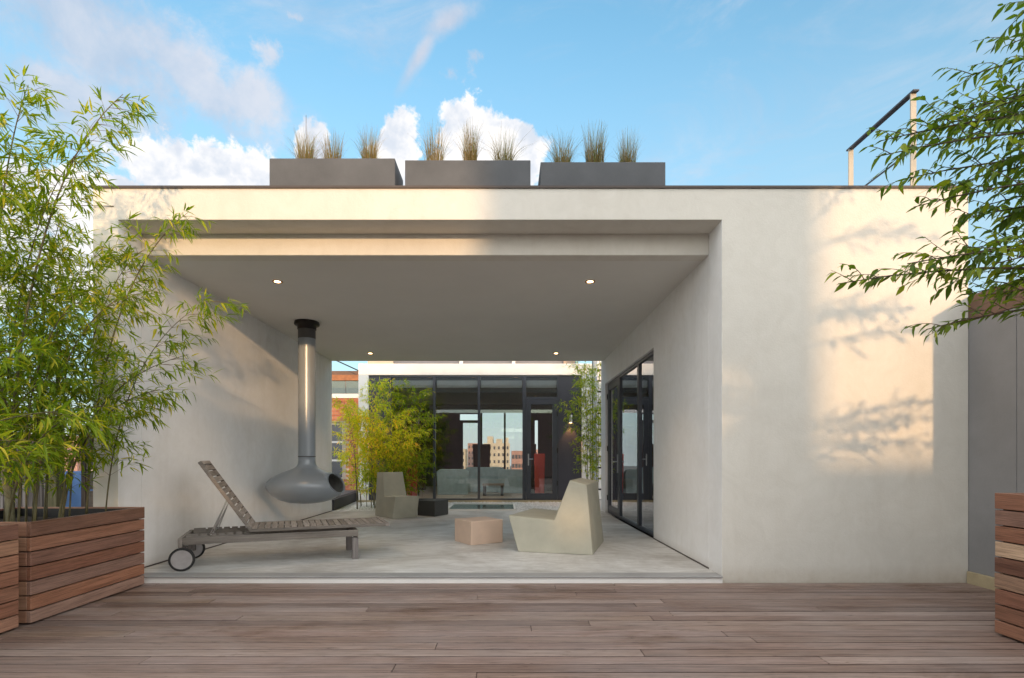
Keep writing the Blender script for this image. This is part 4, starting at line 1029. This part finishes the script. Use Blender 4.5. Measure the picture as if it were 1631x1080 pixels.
# unseen bamboo hedge added behind the camera to dapple the evening sun
for i, (x, y) in enumerate(((-1.7, -7.0), (-.4, -6.8), (.9, -7.0))):
    cs = [cul(x+dx, y+dy, (x+dx*1.8, y+dy, 3.55+.4*((i*3+k) % 4)/4), z0=-.1) for k, (dx, dy) in enumerate(((-.25, .1), (.1, -.2), (.3, .15)))]
    bamboo(['bamboo hedge plant behind the camera, first from the left', 'bamboo hedge plant behind the camera, second from the left', 'bamboo hedge plant behind the camera, last on the right'][i],
           'bamboo hedge behind the camera', (x, y, -.1), cs, 500+i, dens=.7, t0=.5, blen=(.3, .6), size=.10)

cs = [cul(4.95+dx, -8+dy, (5.0+dx*2, -8+dy, zt), z0=-.1) for dx, dy, zt in ((-.1, .1, 3.75), (.12, 0, 3.95))]  # unseen plant added to dapple the top of the facade sun patch
bamboo('single bamboo plant behind the camera at the far right', 'bamboo hedge behind the camera', (5, -8, -.1), cs, 555, dens=.4, t0=.75, blen=(.15, .3), size=.10)
# tree at the right
def tree():
    r = random.Random(77)
    t = thing('leafy_tree', (3.30, 2.20, .82), 'small leafy tree leaning in from the right edge with drooping pointed leaves', 'tree')
    T0 = Vector((3.30, 2.20, .80)); trunk = [T0, Vector((3.27, 2.18, 1.4)), Vector((3.24, 2.22, 2.1)), Vector((3.30, 2.25, 2.9)), Vector((3.34, 2.22, 3.7)), Vector((3.36, 2.22, 4.3))]
    MB().tube(trunk, [.035, .030, .026, .020, .013, .006], 9).build('trunk', M['bark'], t, smooth=True)
    def tr(z):
        for a, b in zip(trunk[:-1], trunk[1:]):
            if a.z <= z <= b.z: return a.lerp(b, (z-a.z)/(b.z-a.z))
        return trunk[-1]
    tips = [(1335, 452, 2.95, 1.75), (1400, 225, 3.0, 2.55), (1395, 250, 2.8, 2.4), (1455, 330, 2.75, 2.25), (1530, 125, 3.0, 2.95), (1598, 75, 3.1, 3.2), (1475, 525, 2.9, 1.75),
            (1470, 420, 3.15, 2.0), (1445, 420, 2.7, 1.9), (1510, 230, 3.2, 2.8), (1560, 180, 2.7, 2.8), (1560, 330, 3.1, 2.3), (1570, 470, 2.7, 1.75), (1500, 300, 3.05, 2.4), (1540, 400, 3.3, 2.1), (1610, 30, 2.9, 3.4), (1600, 255, 2.6, 2.5), (1585, 420, 2.55, 2.0), (1535, 470, 3.2, 1.85), (1440, 285, 2.95, 2.35), (1612, 150, 2.9, 2.9), (1590, 350, 2.8, 2.3), (1530, 350, 2.9, 2.2), (1622, 300, 3.0, 2.5), (1490, 190, 2.9, 2.7), (1450, 215, 3.1, 2.65), (1600, 470, 3.0, 1.9)]
    brs = [(tr(z), at(px, py, Y)) for px, py, Y, z in tips]
    # unseen side of the crown, to the right of the frame: it casts the shadow on the facade
    for k in range(15):
        z = r.uniform(1.3, 3.9); a = r.uniform(-1.9, 1.9); d = Vector((cos(a), sin(a), r.uniform(-.05, .5)))
        e = tr(z)+Vector((.50, .55, 0))+d*r.uniform(.4, .95); brs.append((tr(z), e))
    leaves = []; tw = MB()
    def spray(a, b, L_, rad, lvl):
        mid = (a+b)/2+Vector((r.uniform(-.05, .05), r.uniform(-.05, .05), L_*.12))
        n = 8; pts = [bez(a, mid, b, i/n) for i in range(n+1)]
        if lvl == 0: MB().tube(pts, [rad*(1-.8*i/n) for i in range(n+1)], 6).build('branch', M['bark'], t, smooth=True)
        else: tw.tube(pts, [rad*(1-.75*i/n) for i in range(n+1)], 3, caps=False)
        d = (b-a).normalized()
        if lvl == 0:
            m_ = max(6, int(L_/.064))
            for i in range(m_):
                u = .22+.76*(i+r.random()*.5)/m_; P = bez(a, mid, b, min(u, 1)); sgn = 1 if i % 2 else -1
                side = d.cross(Vector((0, 0, 1))).normalized()*sgn
                dd = (d*.8+side*r.uniform(.2, 1.1)+Vector((0, 0, r.uniform(-.6, .85)))).normalized()
                l = r.uniform(.16, .34)*(1.2-.6*u); spray(P, P+dd*l+Vector((0, 0, -.06*l)), l, .0028, 1)
            u0 = .55
        else: u0 = .12
        m_ = max(4, int(L_*(1-u0)/.024))
        for i in range(m_):
            u = u0+(1-u0)*(i+r.random()*.4)/m_; P = bez(a, mid, b, min(u, 1)); sgn = 1 if i % 2 else -1
            side = d.cross(Vector((0, 0, 1)))
            side = (side.normalized() if side.length > .01 else Vector((0, 1, 0)))*sgn
            ld = (d*.75+side*r.uniform(.25, .9)+Vector((0, 0, r.uniform(-.75, -.15)))+rdir(r)*.25).normalized()
            leaves.append((P, ld, (Vector((0, 0, 1))+rdir(r)*.65).normalized(), r.choice((.045, .055, .065, .075))*r.uniform(.75, 1.15)))
    for a, b in brs: spray(a, b, (b-a).length, .011, 0)
    tw.build('twigs', M['bark'], t, kind='stuff')
    leaves = [l for l in leaves if l[0].y < 4.7 and not (l[0].x > 4.0 and l[0].z < 2.6 and l[0].y > 3.5)]
    put_leaves(t, leaves, 'tree', M['treeleaf'], 300)
    return len(leaves)
ntl = tree()
print('leaves', tot, ntl, 'bricks', cnt)

MB().prism([(5.199, 3.299), (5.86, 3.299), (5.86, 3.75)], 'y', -9.95, -9.75).build('sloping_coping', M['redb'], nb)  # wedge added across one opening to slant the edge of its sun patch
